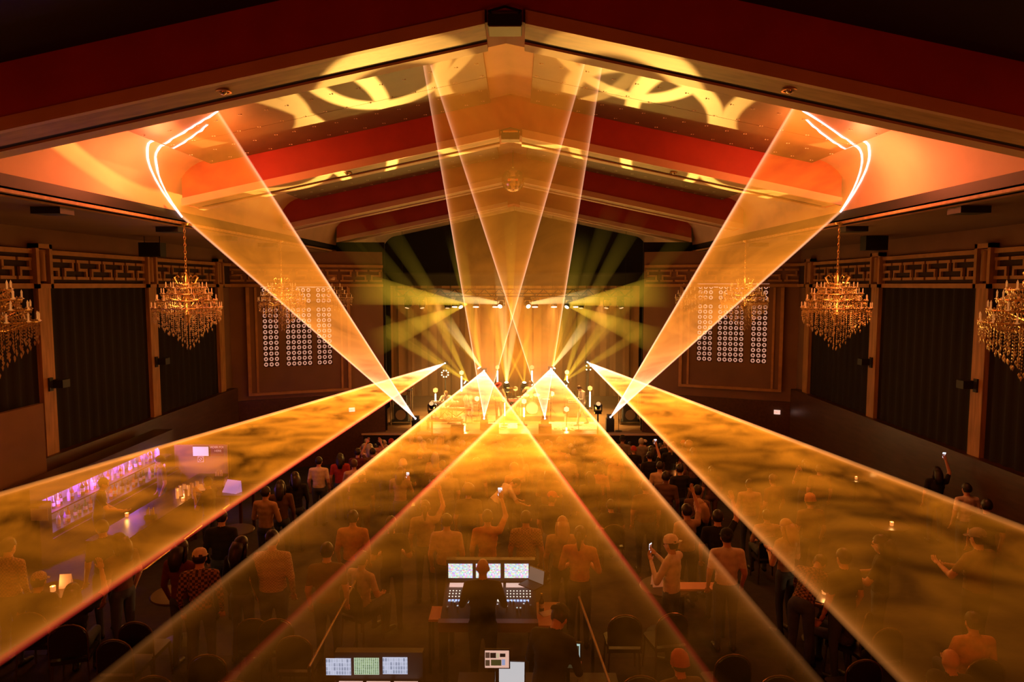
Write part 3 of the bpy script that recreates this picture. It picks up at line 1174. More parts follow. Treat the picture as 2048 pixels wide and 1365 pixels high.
M_BACKDROP = mat('gold_lit_backdrop_cloth', (0.46, 0.20, 0.05), 0.9, noise=0.12, nscale=1.0)
k = MB()
N = 130
vs = []
for j in range(N + 1):
    x = -6.6 + 13.2 * j / N
    y = 0.07 * math.sin(j * 1.1) + 0.03 * math.sin(j * 2.7)
    vs += [(x, y, 0.0), (x, y, 5.9)]
k.add(vs, [(2 * j, 2 * j + 2, 2 * j + 3, 2 * j + 1) for j in range(N)])
o = k.build('backdrop_curtain', M_BACKDROP, smooth=True)
o.location = (X0, 36.3, STAGE_Z)
tag(o, 'pleated backdrop curtain glowing gold behind the band', 'curtain')


def stage_pt(x, y):
    return atZ(x, y, STAGE_Z)


M_TUBE = glow('white_led_tube', (1.0, 0.80, 0.42), 9.0)
M_HEX = mat('frosted_hex_diffuser', (0.9, 0.7, 0.45), 0.5, emis=(1.0, 0.55, 0.2), estr=0.35)
M_HEXL = mat('lit_hex_diffuser', (0.9, 0.8, 0.6), 0.5, emis=(1.0, 0.7, 0.35), estr=1.1)
M_STAND = mat('stand_metal', (0.35, 0.25, 0.15), 0.4, 0.5)
# (x, head y, tube top y, tube bottom y, depth, lit head, where)
tubes = [(923, 746, 753, 783, 33.0, True, 'behind the left white laser tip'), (995, 735, 742, 770, 33.5, False, 'left of the drums at the back'),
         (1064, 735, 742, 771, 33.5, False, 'right of the drums at the back'), (1134, 745, 752, 773, 33.0, True, 'behind the right white laser tip'),
         (871, 781, 788, 810, 30.0, False, 'at the far left behind the keyboards'), (954, 798, 0, 0, 29.5, True, 'unlit pole right of the keyboards'),
         (1031, 778, 0, 0, 31.5, False, 'unlit pole beside the drum kit'), (1104, 788, 0, 0, 31.0, True, 'unlit pole left of the amplifier'),
         (1180, 777, 784, 814, 30.5, False, 'at the far right behind the guitarist'), (1133, 819, 856, 866, 27.6, True, 'short one at the front edge of the stage'),
         (1048, 803, 816, 834, 28.6, True, 'in front of the drum kit'), (1009, 800, 806, 832, 28.6, False, 'beside the left guitarist'),
         (929, 850, 853, 866, 27.4, False, 'lowest one on the front edge of the stage')]
for i, (x, hy, t0, t1, Y, lit, where) in enumerate(tubes):
    hp = atY(x, hy, Y)
    e = empty('hex_lamp_stand', (hp.x, hp.y, STAGE_Z), label='slim lamp stand with a hexagonal head, ' + where, cat='lamp stand', group='hexagon lamp stands on the stage')
    hh = hp.z - STAGE_Z
    k = MB()
    k.lathe([(0.16, 0), (0.16, 0.015), (0.03, 0.03)], n=16)
    k.build('base', M_BLACKMETAL, e, True)
    k = MB()
    k.cyl((0, 0, .02), (0, 0, max(.06, hh - .1)), .018, n=8)
    k.build('pole', M_STAND, e, True)
    R = 0.115 if hh > .6 else 0.07
    k = MB()
    k.prism([(R * math.sin(PI / 3 * j), -.03, hh + R * math.cos(PI / 3 * j)) for j in range(6)], (0, .06, 0))
    k.build('hex_head', M_HEXL if lit else M_HEX, e)
    if t1:
        za, zb_ = atY(x, t1, Y).z - STAGE_Z, atY(x, t0, Y).z - STAGE_Z
        k = MB()
        k.cyl((0, 0, max(.02, za)), (0, 0, zb_), .032, n=10)
        k.build('led_tube', M_TUBE, e, True)
        lamp('led_tube_light', 'POINT', (hp.x, hp.y - .12, STAGE_Z + (za + zb_) / 2), (1.0, .62, .16), 45, .1)

# truss across the stage front
tr = empty('lighting_truss', (X0, 28.3, 4.62), label='black box truss carrying the stage lights', cat='truss')
M_TRUSS = mat('dull_truss_metal', (0.10, 0.08, 0.05), 0.45, 0.6)
for (dy, dz) in ((-.15, 0), (.15, 0), (-.15, .3), (.15, .3)):
    k = MB()
    k.cyl((-4.9, dy, dz), (4.9, dy, dz), .024, n=8)
    k.build('chord', M_TRUSS, tr, True)
k = MB()
for j in range(32):
    x = -4.9 + j * 9.8 / 32
    x2 = x + 9.8 / 32
    za, zb_ = (0, .3) if j % 2 else (.3, 0)
    for dy in (-.15, .15):
        k.cyl((x, dy, za), (x2, dy, zb_), .011, n=5)
    k.cyl((x, -.15, 0), (x, .15, 0), .011, n=5)
tag(k.build('bracing', M_TRUSS, tr), kind='stuff')
for x in (-4.6, -1.6, 1.6, 4.6):
    k = MB()
    k.cyl((x, 0, .3), (x, 0, ceil_z(X0 + x) - 4.62 - .02), .008, n=5)
    k.build('hanging_cable', M_BLACKMETAL, tr)
M_LENS = glow('moving_head_lens', (1.0, 0.72, 0.36), 18.0)
M_LENSDIM = glow('dim_lens', (1.0, 0.5, 0.2), 1.2)


def moving_head(name, loc, aim, lens, label, group, up=False, s=1.0):
    e = empty(name, loc, 0, label, 'stage light', group)
    sg = 1 if up else -1
    k = MB()
    k.cbox((0, 0, sg * .05 * s), (.26 * s, .2 * s, .1 * s))
    k.build('base', M_BLACKMETAL, e)
    k = MB()
    for q in (-1, 1):
        k.cbox((q * .14 * s, 0, sg * .22 * s), (.035 * s, .09 * s, .28 * s))
    k.cbox((0, 0, sg * .115 * s), (.3 * s, .12 * s, .035 * s))
    k.build('yoke', M_BLACKMETAL, e)
    d = Vector(aim).normalized()
    c = Vector((0, 0, sg * .3 * s))
    k = MB()
    pts = [c - d * .17 * s, c - d * .1 * s, c + d * .12 * s, c + d * .17 * s]
    k.tube(pts, [.06 * s, .11 * s, .12 * s, .1 * s], 14)
    k.build('head', M_BLACKMETAL, e, True)
    k = MB()
    k.cyl(c + d * .168 * s, c + d * .176 * s, .088 * s, n=14)
    k.build('lens', lens, e)
    return e


for i, (x, y, lit, aim, where) in enumerate((
        (816, 600, 0, (-.2, -.3, -.9), 'leftmost under the truss'), (843, 600, 0, (.2, -.3, -.9), 'second from the left under the truss'),
        (895, 600, 0, (0, -.3, -1), 'third from the left under the truss'), (918, 600, 1, (.4, -.5, -.6), 'left of the bright star under the truss'),
        (1002, 598, 1, (-.2, -.8, -.5), 'left of centre under the truss'), (1055, 598, 1, (.2, -.8, -.5), 'right of centre under the truss'),
        (1137, 600, 1, (-.4, -.5, -.6), 'right of the bright star under the truss'), (1162, 600, 0, (0, -.3, -1), 'third from the right under the truss'),
        (1214, 600, 0, (-.2, -.3, -.9), 'second from the right under the truss'), (1241, 599, 0, (.2, -.3, -.9), 'rightmost under the truss'))):
    p = atY(x, y, 28.3)
    moving_head('moving_head', (p.x, 28.3, 4.6), aim, M_LENS if lit else M_LENSDIM, 'black moving-head light hung ' + where, 'moving heads hung under the truss')
for i, (x, where) in enumerate(((952, 'far left'), (991, 'second from left'), (1070, 'second from right'), (1108, 'far right'), (910, 'outermost left'), (1152, 'outermost right'))):
    p = atY(x, 614, 32.0)
    e = empty('par_lamp', p, 0, 'short par lamp with a glowing lens over the drums, ' + where, 'stage light', 'par lamps over the drums')
    k = MB()
    k.tube([(0, .05, .3), (0, .02, .2), (0, -.01, .04), (0, -.02, .0)], [.05, .12, .15, .16], 16)
    k.build('can', M_BLACKMETAL, e, True)
    k = MB()
    k.cyl((0, -.02, -.004), (0, -.023, -.02), .14, n=18)
    k.build('lens', glow('par_lens', (1.0, 0.50, 0.28), 5.0), e)
    k = MB()
    k.tube([(-.17, .02, .18), (-.17, .02, .4), (.17, .02, .4), (.17, .02, .18)], .012, 6)
    k.cyl((0, .02, .4), (0, .02, .62), .02, n=6)
    k.build('yoke', M_BLACKMETAL, e)
rear = empty('rear_light_bar', (X0, 32.02, atY(1030, 614, 32.0).z + .62), label='slim black pipe carrying the par lamps', cat='light bar')
k = MB()
k.cyl((-3.4, 0, 0), (3.4, 0, 0), .03, n=8)
k.build('pipe', M_BLACKMETAL, rear, True)
for x in (-3, 0, 3):
    k = MB()
    k.cyl((x, 0, 0), (x, 0, ceil_z(x + X0) - rear.location.z - .04), .008, n=5)
    k.build('cable', M_BLACKMETAL, rear)

# laser projectors at the origins of the fans, and floor moving heads
M_LASERAP = glow('laser_aperture', (1.0, 0.72, 0.62), 60.0)
for i, (p, where) in enumerate([(laser_points[0], 'outermost left of the rear four'), (laser_points[1], 'left centre of the rear four'), (laser_points[2], 'right centre of the rear four'), (laser_points[3], 'outermost right of the rear four'),
                                (atY(831, 838, 27.3), 'on the deck at the left edge'), (atY(1221, 835, 27.3), 'on the deck at the right edge'), (atY(968, 838, 27.6), 'on the deck left of centre'), (atY(1090, 838, 27.6), 'on the deck right of centre')]):
    e = empty('laser_projector', (p.x, p.y, STAGE_Z), 0, 'small black laser projector ' + where, 'laser projector', 'laser projectors on the stage')
    h_ = p.z - STAGE_Z
    k = MB()
    k.box(-.12, .12, .03, .3, h_ - .08, h_ + .08)
    k.build('case', M_BLACKMETAL, e)
    k = MB()
    k.cyl((0, .03, h_), (0, .012, h_), .03, n=10)
    k.build('aperture', M_LASERAP, e)
    k = MB()
    if h_ > 1:
        k.cyl((0, .16, .02), (0, .16, h_ - .08), .022, n=8)
        k.cyl((0, .16, 0), (0, .16, .02), .18, n=14)
    else:
        k.box(-.16, .16, .02, .32, 0, h_ - .08)
    k.build('stand', M_BLACKMETAL, e)
for i, (x, y, Y, aim, where) in enumerate(((1013, 767, 31.8, (0, -.3, 1), 'left of centre behind the drums'), (1048, 767, 31.8, (.1, -.3, 1), 'right of centre behind the drums'),
                                        (936, 764, 31.5, (-.8, -.2, .6), 'behind the keyboards'), (1129, 762, 31.5, (.8, -.2, .6), 'behind the right guitarist'),
                                        (962, 737, 32.5, (-.5, -.2, .8), 'high behind the left laser'), (1104, 737, 32.5, (.5, -.2, .8), 'high behind the right laser'))):
    p = atY(x, y, Y)
    e = moving_head('floor_moving_head', (p.x, p.y, p.z - .42), aim, M_LENS, 'beam light on a stand, ' + where, 'beam lights on stands', up=True)
    k = MB()
    k.cyl((0, 0, STAGE_Z - (p.z - .42)), (0, 0, 0), .03, n=8)
    k.cyl((0, 0, STAGE_Z - (p.z - .42)), (0, 0, STAGE_Z - (p.z - .42) + .02), .22, n=14)
    k.build('stand', M_BLACKMETAL, e)

for x, side in ((-3.3, 'left'), (3.1, 'right')):
    zf_ = floor_z(26)
    e = moving_head('gobo_stand_light', (x, 26.0, .15), (0, -.75, .6), M_LENSDIM, 'pattern projector on a tall stand before the %s half of the stage' % side, 'pattern projectors before the stage', up=True)
    e['category'] = 'stage light'
    k = MB()
    k.cyl((0, 0, zf_ - .15), (0, 0, 0), .03, n=8)
    k.cyl((0, 0, zf_ - .15), (0, 0, zf_ - .12), .25, n=14)
    k.build('stand', M_BLACKMETAL, e)
for o_ in bpy.data.objects:
    if o_.name.startswith('gobo_projector'):
        o_.location.y -= .24
        o_.location.z += .10

# ring blinder at the left, bulb cluster at the right
M_BULB = glow('warm_bulb', (1.0, 0.66, 0.32), 7.0)
for (x, y, nb, R, cen, lab) in ((890, 748, 8, .16, 0, 'ring of eight warm bulbs on a stand, back left of the stage'), (1177, 736, 4, .13, 1, 'cluster of warm bulbs on a stand, back right of the stage')):
    p = atY(x, y, 32.5)
    e = empty('bulb_blinder', (p.x, p.y, STAGE_Z), 0, lab, 'stage light')
    h_ = p.z - STAGE_Z
    k = MB()
    k.cyl((0, .04, .02), (0, .04, h_ - R), .02, n=8)
    k.cyl((0, .04, 0), (0, .04, .02), .2, n=14)
    k.build('stand', M_BLACKMETAL, e)
    k = MB()
    k.tube([(R * math.cos(2 * PI * j / 24), .03, h_ + R * math.sin(2 * PI * j / 24)) for j in range(24)], .025, 6, True)
    k.build('ring', M_BLACKMETAL, e, True)
    for j in range(nb):
        t = 2 * PI * (j + .5) / nb
        k = MB()
        k.ball((R * math.cos(t), 0, h_ + R * math.sin(t)), .034, 10, 6)
        k.build('bulb', M_BULB, e, True)

# haze from the smoke machines hanging over the stage
m_h, nt_ = nodes_of('stage_haze_air')
nt_.nodes.remove(nt_.nodes['Principled BSDF'])
vs_ = nt_.nodes.new('ShaderNodeVolumeScatter')
vs_.inputs['Color'].default_value = (1.0, 0.72, 0.40, 1)
vs_.inputs['Density'].default_value = HAZE
vs_.inputs['Anisotropy'].default_value = 0.35
nt_.links.new(vs_.outputs[0], nt_.nodes['Material Output'].inputs['Volume'])
k = MB()
k.box(X0 - 5.15, X0 + 5.15, 26.95, 36.0, STAGE_Z + .02, 5.6)
tag(k.build('stage_haze', m_h), 'thin golden haze hanging over the stage', 'haze', kind='stuff')

# band gear -----------------------------------------------------------
M_KEYW = mat('white_keys', (0.9, 0.85, 0.8), 0.3)
M_KEYB = mat('black_keys', (0.02, 0.02, 0.02), 0.3)
M_CASE = mat('silver_synth_case', (0.55, 0.45, 0.38), 0.35, 0.3)
M_REDCASE = mat('red_synth_case', (0.55, 0.08, 0.05), 0.35)
M_TOLEX = mat('black_tolex', (0.05, 0.04, 0.03), 0.7, noise=.3, nscale=40)
M_GRILLE = mat('amp_grille_cloth', (0.25, 0.18, 0.10), 0.8, noise=.3, nscale=60)
M_CYM = mat('bronze_cymbal', (0.85, 0.58, 0.22), 0.2, 1.0)
M_SHELL = mat('amber_drum_shell', (0.50, 0.20, 0.06), 0.25)
M_SKIN_D = mat('drum_head_white', (0.88, 0.82, 0.72), 0.5)


def keyboard(loc, w, mt, label, z, rz=0):
    e = empty('stage_keyboard', (loc[0], loc[1], STAGE_Z), rz, label, 'keyboard')
    k = MB()
    k.box(-w / 2, w / 2, -.16, .16, z - .07, z)
    k.build('case', mt, e)
    nk = int(w / .05)
    k = MB()
    for j in range(nk):
        x = -w / 2 + .03 + j * (w - .06) / nk
        k.box(x + .002, x + (w - .06) / nk - .002, .02, .15, z, z + .018)
    k.build('white_keys', M_KEYW, e)
    k = MB()
    for j in range(nk):
        if j % 7 in (2, 6):
            continue
        x = -w / 2 + .03 + (j + 1) * (w - .06) / nk
        k.box(x - .009, x + .009, -.0, .09, z + .018, z + .03)
    k.build('black_keys', M_KEYB, e)
    k = MB()
    for j in range(10):
        k.cyl((-w / 2 + .1 + j * (w - .2) / 9, -.09, z), (-w / 2 + .1 + j * (w - .2) / 9, -.09, z + .02), .013, n=8)
    k.build('control_knobs', M_KEYB, e)
    for s in (-1, 1):
        k = MB()
        k.cyl((-s * w * .3, 0, 0), (s * w * .3, 0, z - .07), .02, n=6)
        k.build('stand_leg', M_BLACKMETAL, e)
    return e


kp = stage_pt(897, 846)
keyboard((kp.x - .2, kp.y + .35), 1.25, M_CASE, 'silver stage keyboard in front of the seated keyboardist', .86)
keyboard((kp.x + .35, kp.y - .15), 1.3, M_REDCASE, 'red stage keyboard low in front of the silver one', .66)
cp = stage_pt(1035, 842)
keyboard((cp.x - .1, cp.y + .2), .62, M_REDCASE, 'small red synthesizer on a stand before the drums', .92, .2)
# effects table
tp = stage_pt(890, 858)
e = empty('effects_table', (tp.x, tp.y, STAGE_Z), 0, 'low table crowded with effects at the left front of the stage', 'table')
k = MB()
k.box(-.75, .75, -.25, .25, .34, .37)
k.build('table_top', M_TOLEX, e)
for sx in (-1, 1):
    for sy in (-1, 1):
        k = MB()
        k.box(sx * .7 - .02, sx * .7 + .02, sy * .2 - .02, sy * .2 + .02, 0, .34)
        k.build('leg', M_BLACKMETAL, e)
cols = [(.8, .35, .2), (.75, .7, .6), (.3, .3, .35), (.9, .75, .3)]
for j in range(9):
    q = empty('effects_pedal', (tp.x - .65 + j * .16, tp.y - .1 + .18 * (j % 2), STAGE_Z + .37), rnd.uniform(-.3, .3), 'small effects pedal on the low table, number %d from the left' % (j + 1), 'effects pedal', 'effects pedals on the low stage table')
    k = MB()
    hgt = .05 + .05 * (j % 3)
    k.box(-.06, .06, -.07, .07, 0, hgt)
    k.build('body', mat('pedal_paint_%d' % (j % 4), cols[j % 4], .4), q)
    for dx in (-.03, .03):
        k = MB()
        k.cyl((dx, .03, hgt), (dx, .03, hgt + .02), .012, n=8)
        k.build('knob', M_KEYB, q)

# drum riser and kit
dp = stage_pt(1062, 842)
k = MB()
k.box(-1.55, 1.45, -.1, 2.2, 0, .22)
o = k.build('drum_riser', M_STAGE)
o.location = (dp.x, dp.y, STAGE_Z)
tag(o, 'low wooden riser under the drum kit', 'riser')
DZ = STAGE_Z + .22


def drum(name, c, ax, r, d, label):
    e = empty(name, c, 0, label, 'drum', 'drum kit on the riser')
    a = Vector(ax).normalized()
    k = MB()
    k.cyl(-a * d / 2, a * d / 2, r, n=24)
    k.build('shell', M_SHELL, e, True)
    for s in (-1, 1):
        k = MB()
        k.cyl(a * s * d / 2, a * s * (d / 2 + .012), r * .96, n=24)
        k.build('head', M_SKIN_D, e, True)
        k = MB()
        q = a.orthogonal().normalized()
        w = a.cross(q)
        k.tube([a * s * (d / 2 + .01) + (q * math.cos(2 * PI * j / 24) + w * math.sin(2 * PI * j / 24)) * r * 1.02 for j in range(24)], .014, 6, True)
        k.build('hoop', M_CHROME, e, True)
    return e


drum('bass_drum', (dp.x + .05, dp.y + .55, DZ + .29), (0, 1, 0), .28, .42, 'bass drum facing the hall at the centre of the kit')
drum('tom_drum', (dp.x - .2, dp.y + .6, DZ + .72), (0, -.35, 1), .15, .2, 'left rack tom above the bass drum')
drum('tom_drum', (dp.x + .26, dp.y + .6, DZ + .72), (0, -.35, 1), .16, .22, 'right rack tom above the bass drum')
drum('floor_tom', (dp.x + .72, dp.y + .85, DZ + .38), (0, 0, 1), .2, .4, 'floor tom at the right of the kit')
drum('snare_drum', (dp.x - .45, dp.y + .95, DZ + .6), (0, 0, 1), .18, .14, 'snare drum at the left of the kit')
for j, (dx, dy, h_, r, lab) in enumerate(((-.85, .6, 1.15, .24, 'bronze crash cymbal at the left of the drum kit'), (.85, .55, 1.2, .26, 'bronze ride cymbal at the right of the drum kit'), (-.95, 1.0, .9, .19, 'hi-hat cymbal beside the snare drum'))):
    e = empty('cymbal_stand', (dp.x + dx, dp.y + dy, DZ), 0, lab, 'cymbal', 'drum kit on the riser')
    k = MB()
    k.lathe([(0.0, h_ + .03), (.03, h_ + .028), (.04, h_ + .01), (r, h_ - .012), (r, h_ - .016), (.03, h_)], n=24)
    k.build('cymbal', M_CYM, e, True)
    k = MB()
    k.cyl((0, 0, .2), (0, 0, h_ + .06), .012, n=8)
    k.build('stem', M_CHROME, e)
    for q in range(3):
        k = MB()
        k.cyl((0, 0, .32), (.26 * math.cos(q * 2.09), .26 * math.sin(q * 2.09), .0), .01, n=6)
        k.build('leg', M_CHROME, e)


def amp(x, y, w, h_, label, legs=True):
    p = stage_pt(x, y)
    e = empty('guitar_amplifier', (p.x, p.y + .3, STAGE_Z), 0, label, 'amplifier')
    k = MB()
    k.box(-w / 2, w / 2, 0, .32, 0, h_)
    k.build('cabinet', M_TOLEX, e)
    k = MB()
    k.box(-w / 2 + .04, w / 2 - .04, -.012, 0, .05, h_ * .72)
    k.build('grille', M_GRILLE, e)
    k = MB()
    k.box(-w / 2 + .04, w / 2 - .04, -.012, 0, h_ * .77, h_ - .05)
    g = k.build('control_panel', M_CASE, e)
    k = MB()
    for j in range(6):
        k.cyl((-w / 2 + .1 + j * (w - .2) / 5, -.012, h_ * .86), (-w / 2 + .1 + j * (w - .2) / 5, -.035, h_ * .86), .018, n=8)
    k.build('knobs', M_KEYB, g)
    for q in ((-1, -1), (1, -1), (-1, 1), (1, 1)):
        k = MB()
        k.box(q[0] * (w / 2 - .03) - .03, q[0] * (w / 2 - .03) + .03, -.015, .01, (h_ - .03) if q[1] > 0 else 0, h_ if q[1] > 0 else .03)
        k.build('corner', M_CHROME, e)
    return e


amp(1149, 838, .62, .85, 'tall guitar amplifier behind the guitarist in white')
amp(1018, 838, .5, .62, 'small guitar amplifier behind the guitarist in the hat')
amp(945, 836, .55, .6, 'black amplifier at the right of the keyboards')
for (x, y, lab) in ((1090, 866, 'black stage monitor wedge right of centre at the stage front'), (985, 866, 'black stage monitor wedge left of centre at the stage front'), (915, 868, 'black stage monitor wedge before the keyboards')):
    p = stage_pt(x, y)
    e = empty('monitor_wedge', (p.x, p.y, STAGE_Z), 0, lab, 'monitor speaker', 'monitor wedges along the stage front')
    k = MB()
    k.prism([(-.26, -.18, 0), (-.26, .2, 0), (-.26, .06, .36), (-.26, -.18, .3)], (.52, 0, 0))
    k.build('cabinet', M_BLACK, e)
    k = MB()
    k.prism([(-.23, .2, .03), (-.23, .205, .04), (-.23, .08, .34), (-.23, .07, .33)], (.46, 0, 0))
    k.build('grille', M_BLACKMETAL, e)
M_RUG = mat('pale_patterned_rug', (0.62, 0.50, 0.46), 0.95, noise=.5, nscale=9)
for (x0, y0, x1, y1, lab) in ((1100, 845, 1190, 861, 'pale patterned rug under the guitarist in white'), (960, 847, 1035, 858, 'pale patterned rug under the guitarist in the hat')):
    a, c = stage_pt(x0, y1), stage_pt(x1, y0)
    k = MB()
    k.box(a.x, c.x, a.y, c.y, 0.001, 0.012)
    o = k.build('stage_rug', M_RUG)
    o.location.z = STAGE_Z
    tag(o, lab, 'rug')
    p = stage_pt((x0 + x1) / 2 - 18, (y0 + y1) / 2 + 3)
    for j in range(5):
        q = empty('pedal_box', (p.x - .35 + j * .17, p.y - .35, STAGE_Z + .012), rnd.uniform(-.4, .4), 'small pedal on the %s rug, number %d from the left' % ('right' if x0 > 1050 else 'left', j + 1), 'effects pedal', 'effects pedals on the stage rugs')
        k = MB()
        k.prism([(-.05, -.07, 0), (-.05, .07, 0), (-.05, .07, .05), (-.05, -.07, .03)], (.1, 0, 0))
        k.build('body', mat('pedal_paint_%d' % (j % 4), cols[j % 4], .4), q)
        k = MB()
        k.cyl((0, -.03, .03), (0, -.03, .05), .014, n=8)
        k.build('footswitch', M_CHROME, q)


def mic_stand(x, y, hpx, lab, boom=0.0):
    p = stage_pt(x, y)
    top = atY(x, hpx, p.y).z - STAGE_Z
    e = empty('microphone_stand', (p.x, p.y, STAGE_Z), 0, lab, 'microphone stand', 'microphone stands on the stage')
    k = MB()
    k.lathe([(.15, 0), (.15, .02), (.02, .04)], n=16)
    k.build('base', M_BLACKMETAL, e, True)
    k = MB()
    k.cyl((0, 0, .03), (0, 0, top), .012, n=8)
    k.build('pole', M_STAND, e, True)
    k = MB()
    k.cyl((0, 0, top), (boom, 0.05, top + .1), .008, n=6)
    k.build('boom', M_STAND, e)
    k = MB()
    k.ball((boom, .05, top + .11), .03, 10, 6)
    k.build('microphone', M_BLACKMETAL, e, True)


mic_stand(1157, 862, 804, 'straight microphone stand in front of the guitarist in white')
mic_stand(1008, 856, 806, 'microphone stand in front of the guitarist in the hat')
mic_stand(913, 850, 799, 'microphone stand by the keyboardist', -.2)
mic_stand(1041, 850, 800, 'microphone stand before the drum kit')
mic_stand(1237, 863, 812, 'bare stand at the right edge of the stage')

# stage-side speaker towers
for s, x, y0, lab in ((-1, 800, 852, 'pole-framed speaker tower at the left edge of the stage'), (1, 1262, 852, 'pole-framed speaker tower at the right edge of the stage')):
    p = stage_pt(x, y0)
    e = empty('speaker_tower', (p.x, p.y + .2, STAGE_Z), 0, lab, 'speaker tower', 'speaker towers beside the stage')
    for dx in (-.42, .42):
        for dy in (0, .5):
            k = MB()
            k.cyl((dx, dy, 0), (dx, dy, 1.5), .025, n=8)
            k.build('pole', M_STAND, e, True)
    k = MB()
    for z in (.12, 1.45):
        k.box(-.45, .45, -.02, .52, z, z + .03)
    k.build('shelf', M_BLACK, e)
    k = MB()
    k.box(-.3, .3, 0.02, .48, .15, .8)
    c = k.build('speaker_cabinet', M_BLACK, e)
    k = MB()
    k.cyl((0, .02, .42), (0, 0.0, .42), .22, n=20)
    k.build('woofer', M_GRILLE, c, True)
    k = MB()
    k.box(-.22, .22, .1, .4, .8, 1.2)
    k.build('amplifier_rack', M_TOLEX, e)

# coat chair beside the keyboards
p = stage_pt(937, 848)
e = empty('jacket_stool', (p.x, p.y + .3, STAGE_Z), 0, 'tall stool draped with a pale jacket right of the keyboards', 'stool')
k = MB()
k.lathe([(.0, .74), (.17, .74), (.18, .70), (.0, .68)], n=18)
k.build('seat', M_TOLEX, e, True)
for q in range(4):
    k = MB()
    t = PI / 4 + q * PI / 2
    k.cyl((.1 * math.cos(t), .1 * math.sin(t), .7), (.2 * math.cos(t), .2 * math.sin(t), 0), .016, n=6)
    k.build('leg', M_CHROME, e)
k = MB()
vs = []
for j in range(9):
    t = j / 8
    for i_ in range(9):
        u = i_ / 8 - .5
        w = .36 + .05 * math.sin(j * 2)
        vs.append((u * w + .04 * math.sin(t * 5), -.2 + .4 * abs(t - .5) * .3 - .03 * math.cos(i_ * 2.1), .35 + .85 * t - .06 * math.cos(i_ * 1.3)))
k.add(vs, [(j * 9 + i_, j * 9 + i_ + 1, (j + 1) * 9 + i_ + 1, (j + 1) * 9 + i_) for j in range(8) for i_ in range(8)])
k.build('jacket', M_RUG, e, True)

# ================================================================== MIRROR BALL AND CHANDELIERS
mp_ = atY(1026, 361, 20.3)
e = empty('mirror_ball', mp_, 0, 'faceted mirror ball hanging under the ridge', 'mirror ball')
k = MB()
k.ball((0, 0, 0), .34, 28, 16)
k.build('facets', mat('mirror_facet', (0.75, 0.55, 0.35), .12, 1.0), e)
k = MB()
k.cyl((0, 0, .33), (0, 0, .38), .05, n=12)
k.build('collar', M_CHROME, e)
k = MB()
k.cyl((0, 0, .38), (0, 0, RIDGE - mp_.z - .05), .008, n=6)
k.build('cable', M_BLACKMETAL, e)

M_CRYSTAL = mat('gilded_crystal', (0.95, 0.72, 0.40), 0.25, 0.6)
M_CRYSTAL2 = mat('clear_crystal_drop', (1.0, 0.80, 0.50), 0.18, 0.5)
M_GLOWCANDLE = mat('added_glow_candle', (1.0, 0.7, 0.4), 0.3, emis=(1.0, 0.42, 0.10), estr=0.25)  # faint glow added to the unlit candles


def octa(k, c, r, h_):
    c = Vector(c)
    k.add([c + Vector(p) for p in ((r, 0, 0), (0, r, 0), (-r, 0, 0), (0, -r, 0), (0, 0, h_), (0, 0, -h_ * 1.6))],
          [(0, 1, 4), (1, 2, 4), (2, 3, 4), (3, 0, 4), (1, 0, 5), (2, 1, 5), (3, 2, 5), (0, 3, 5)])


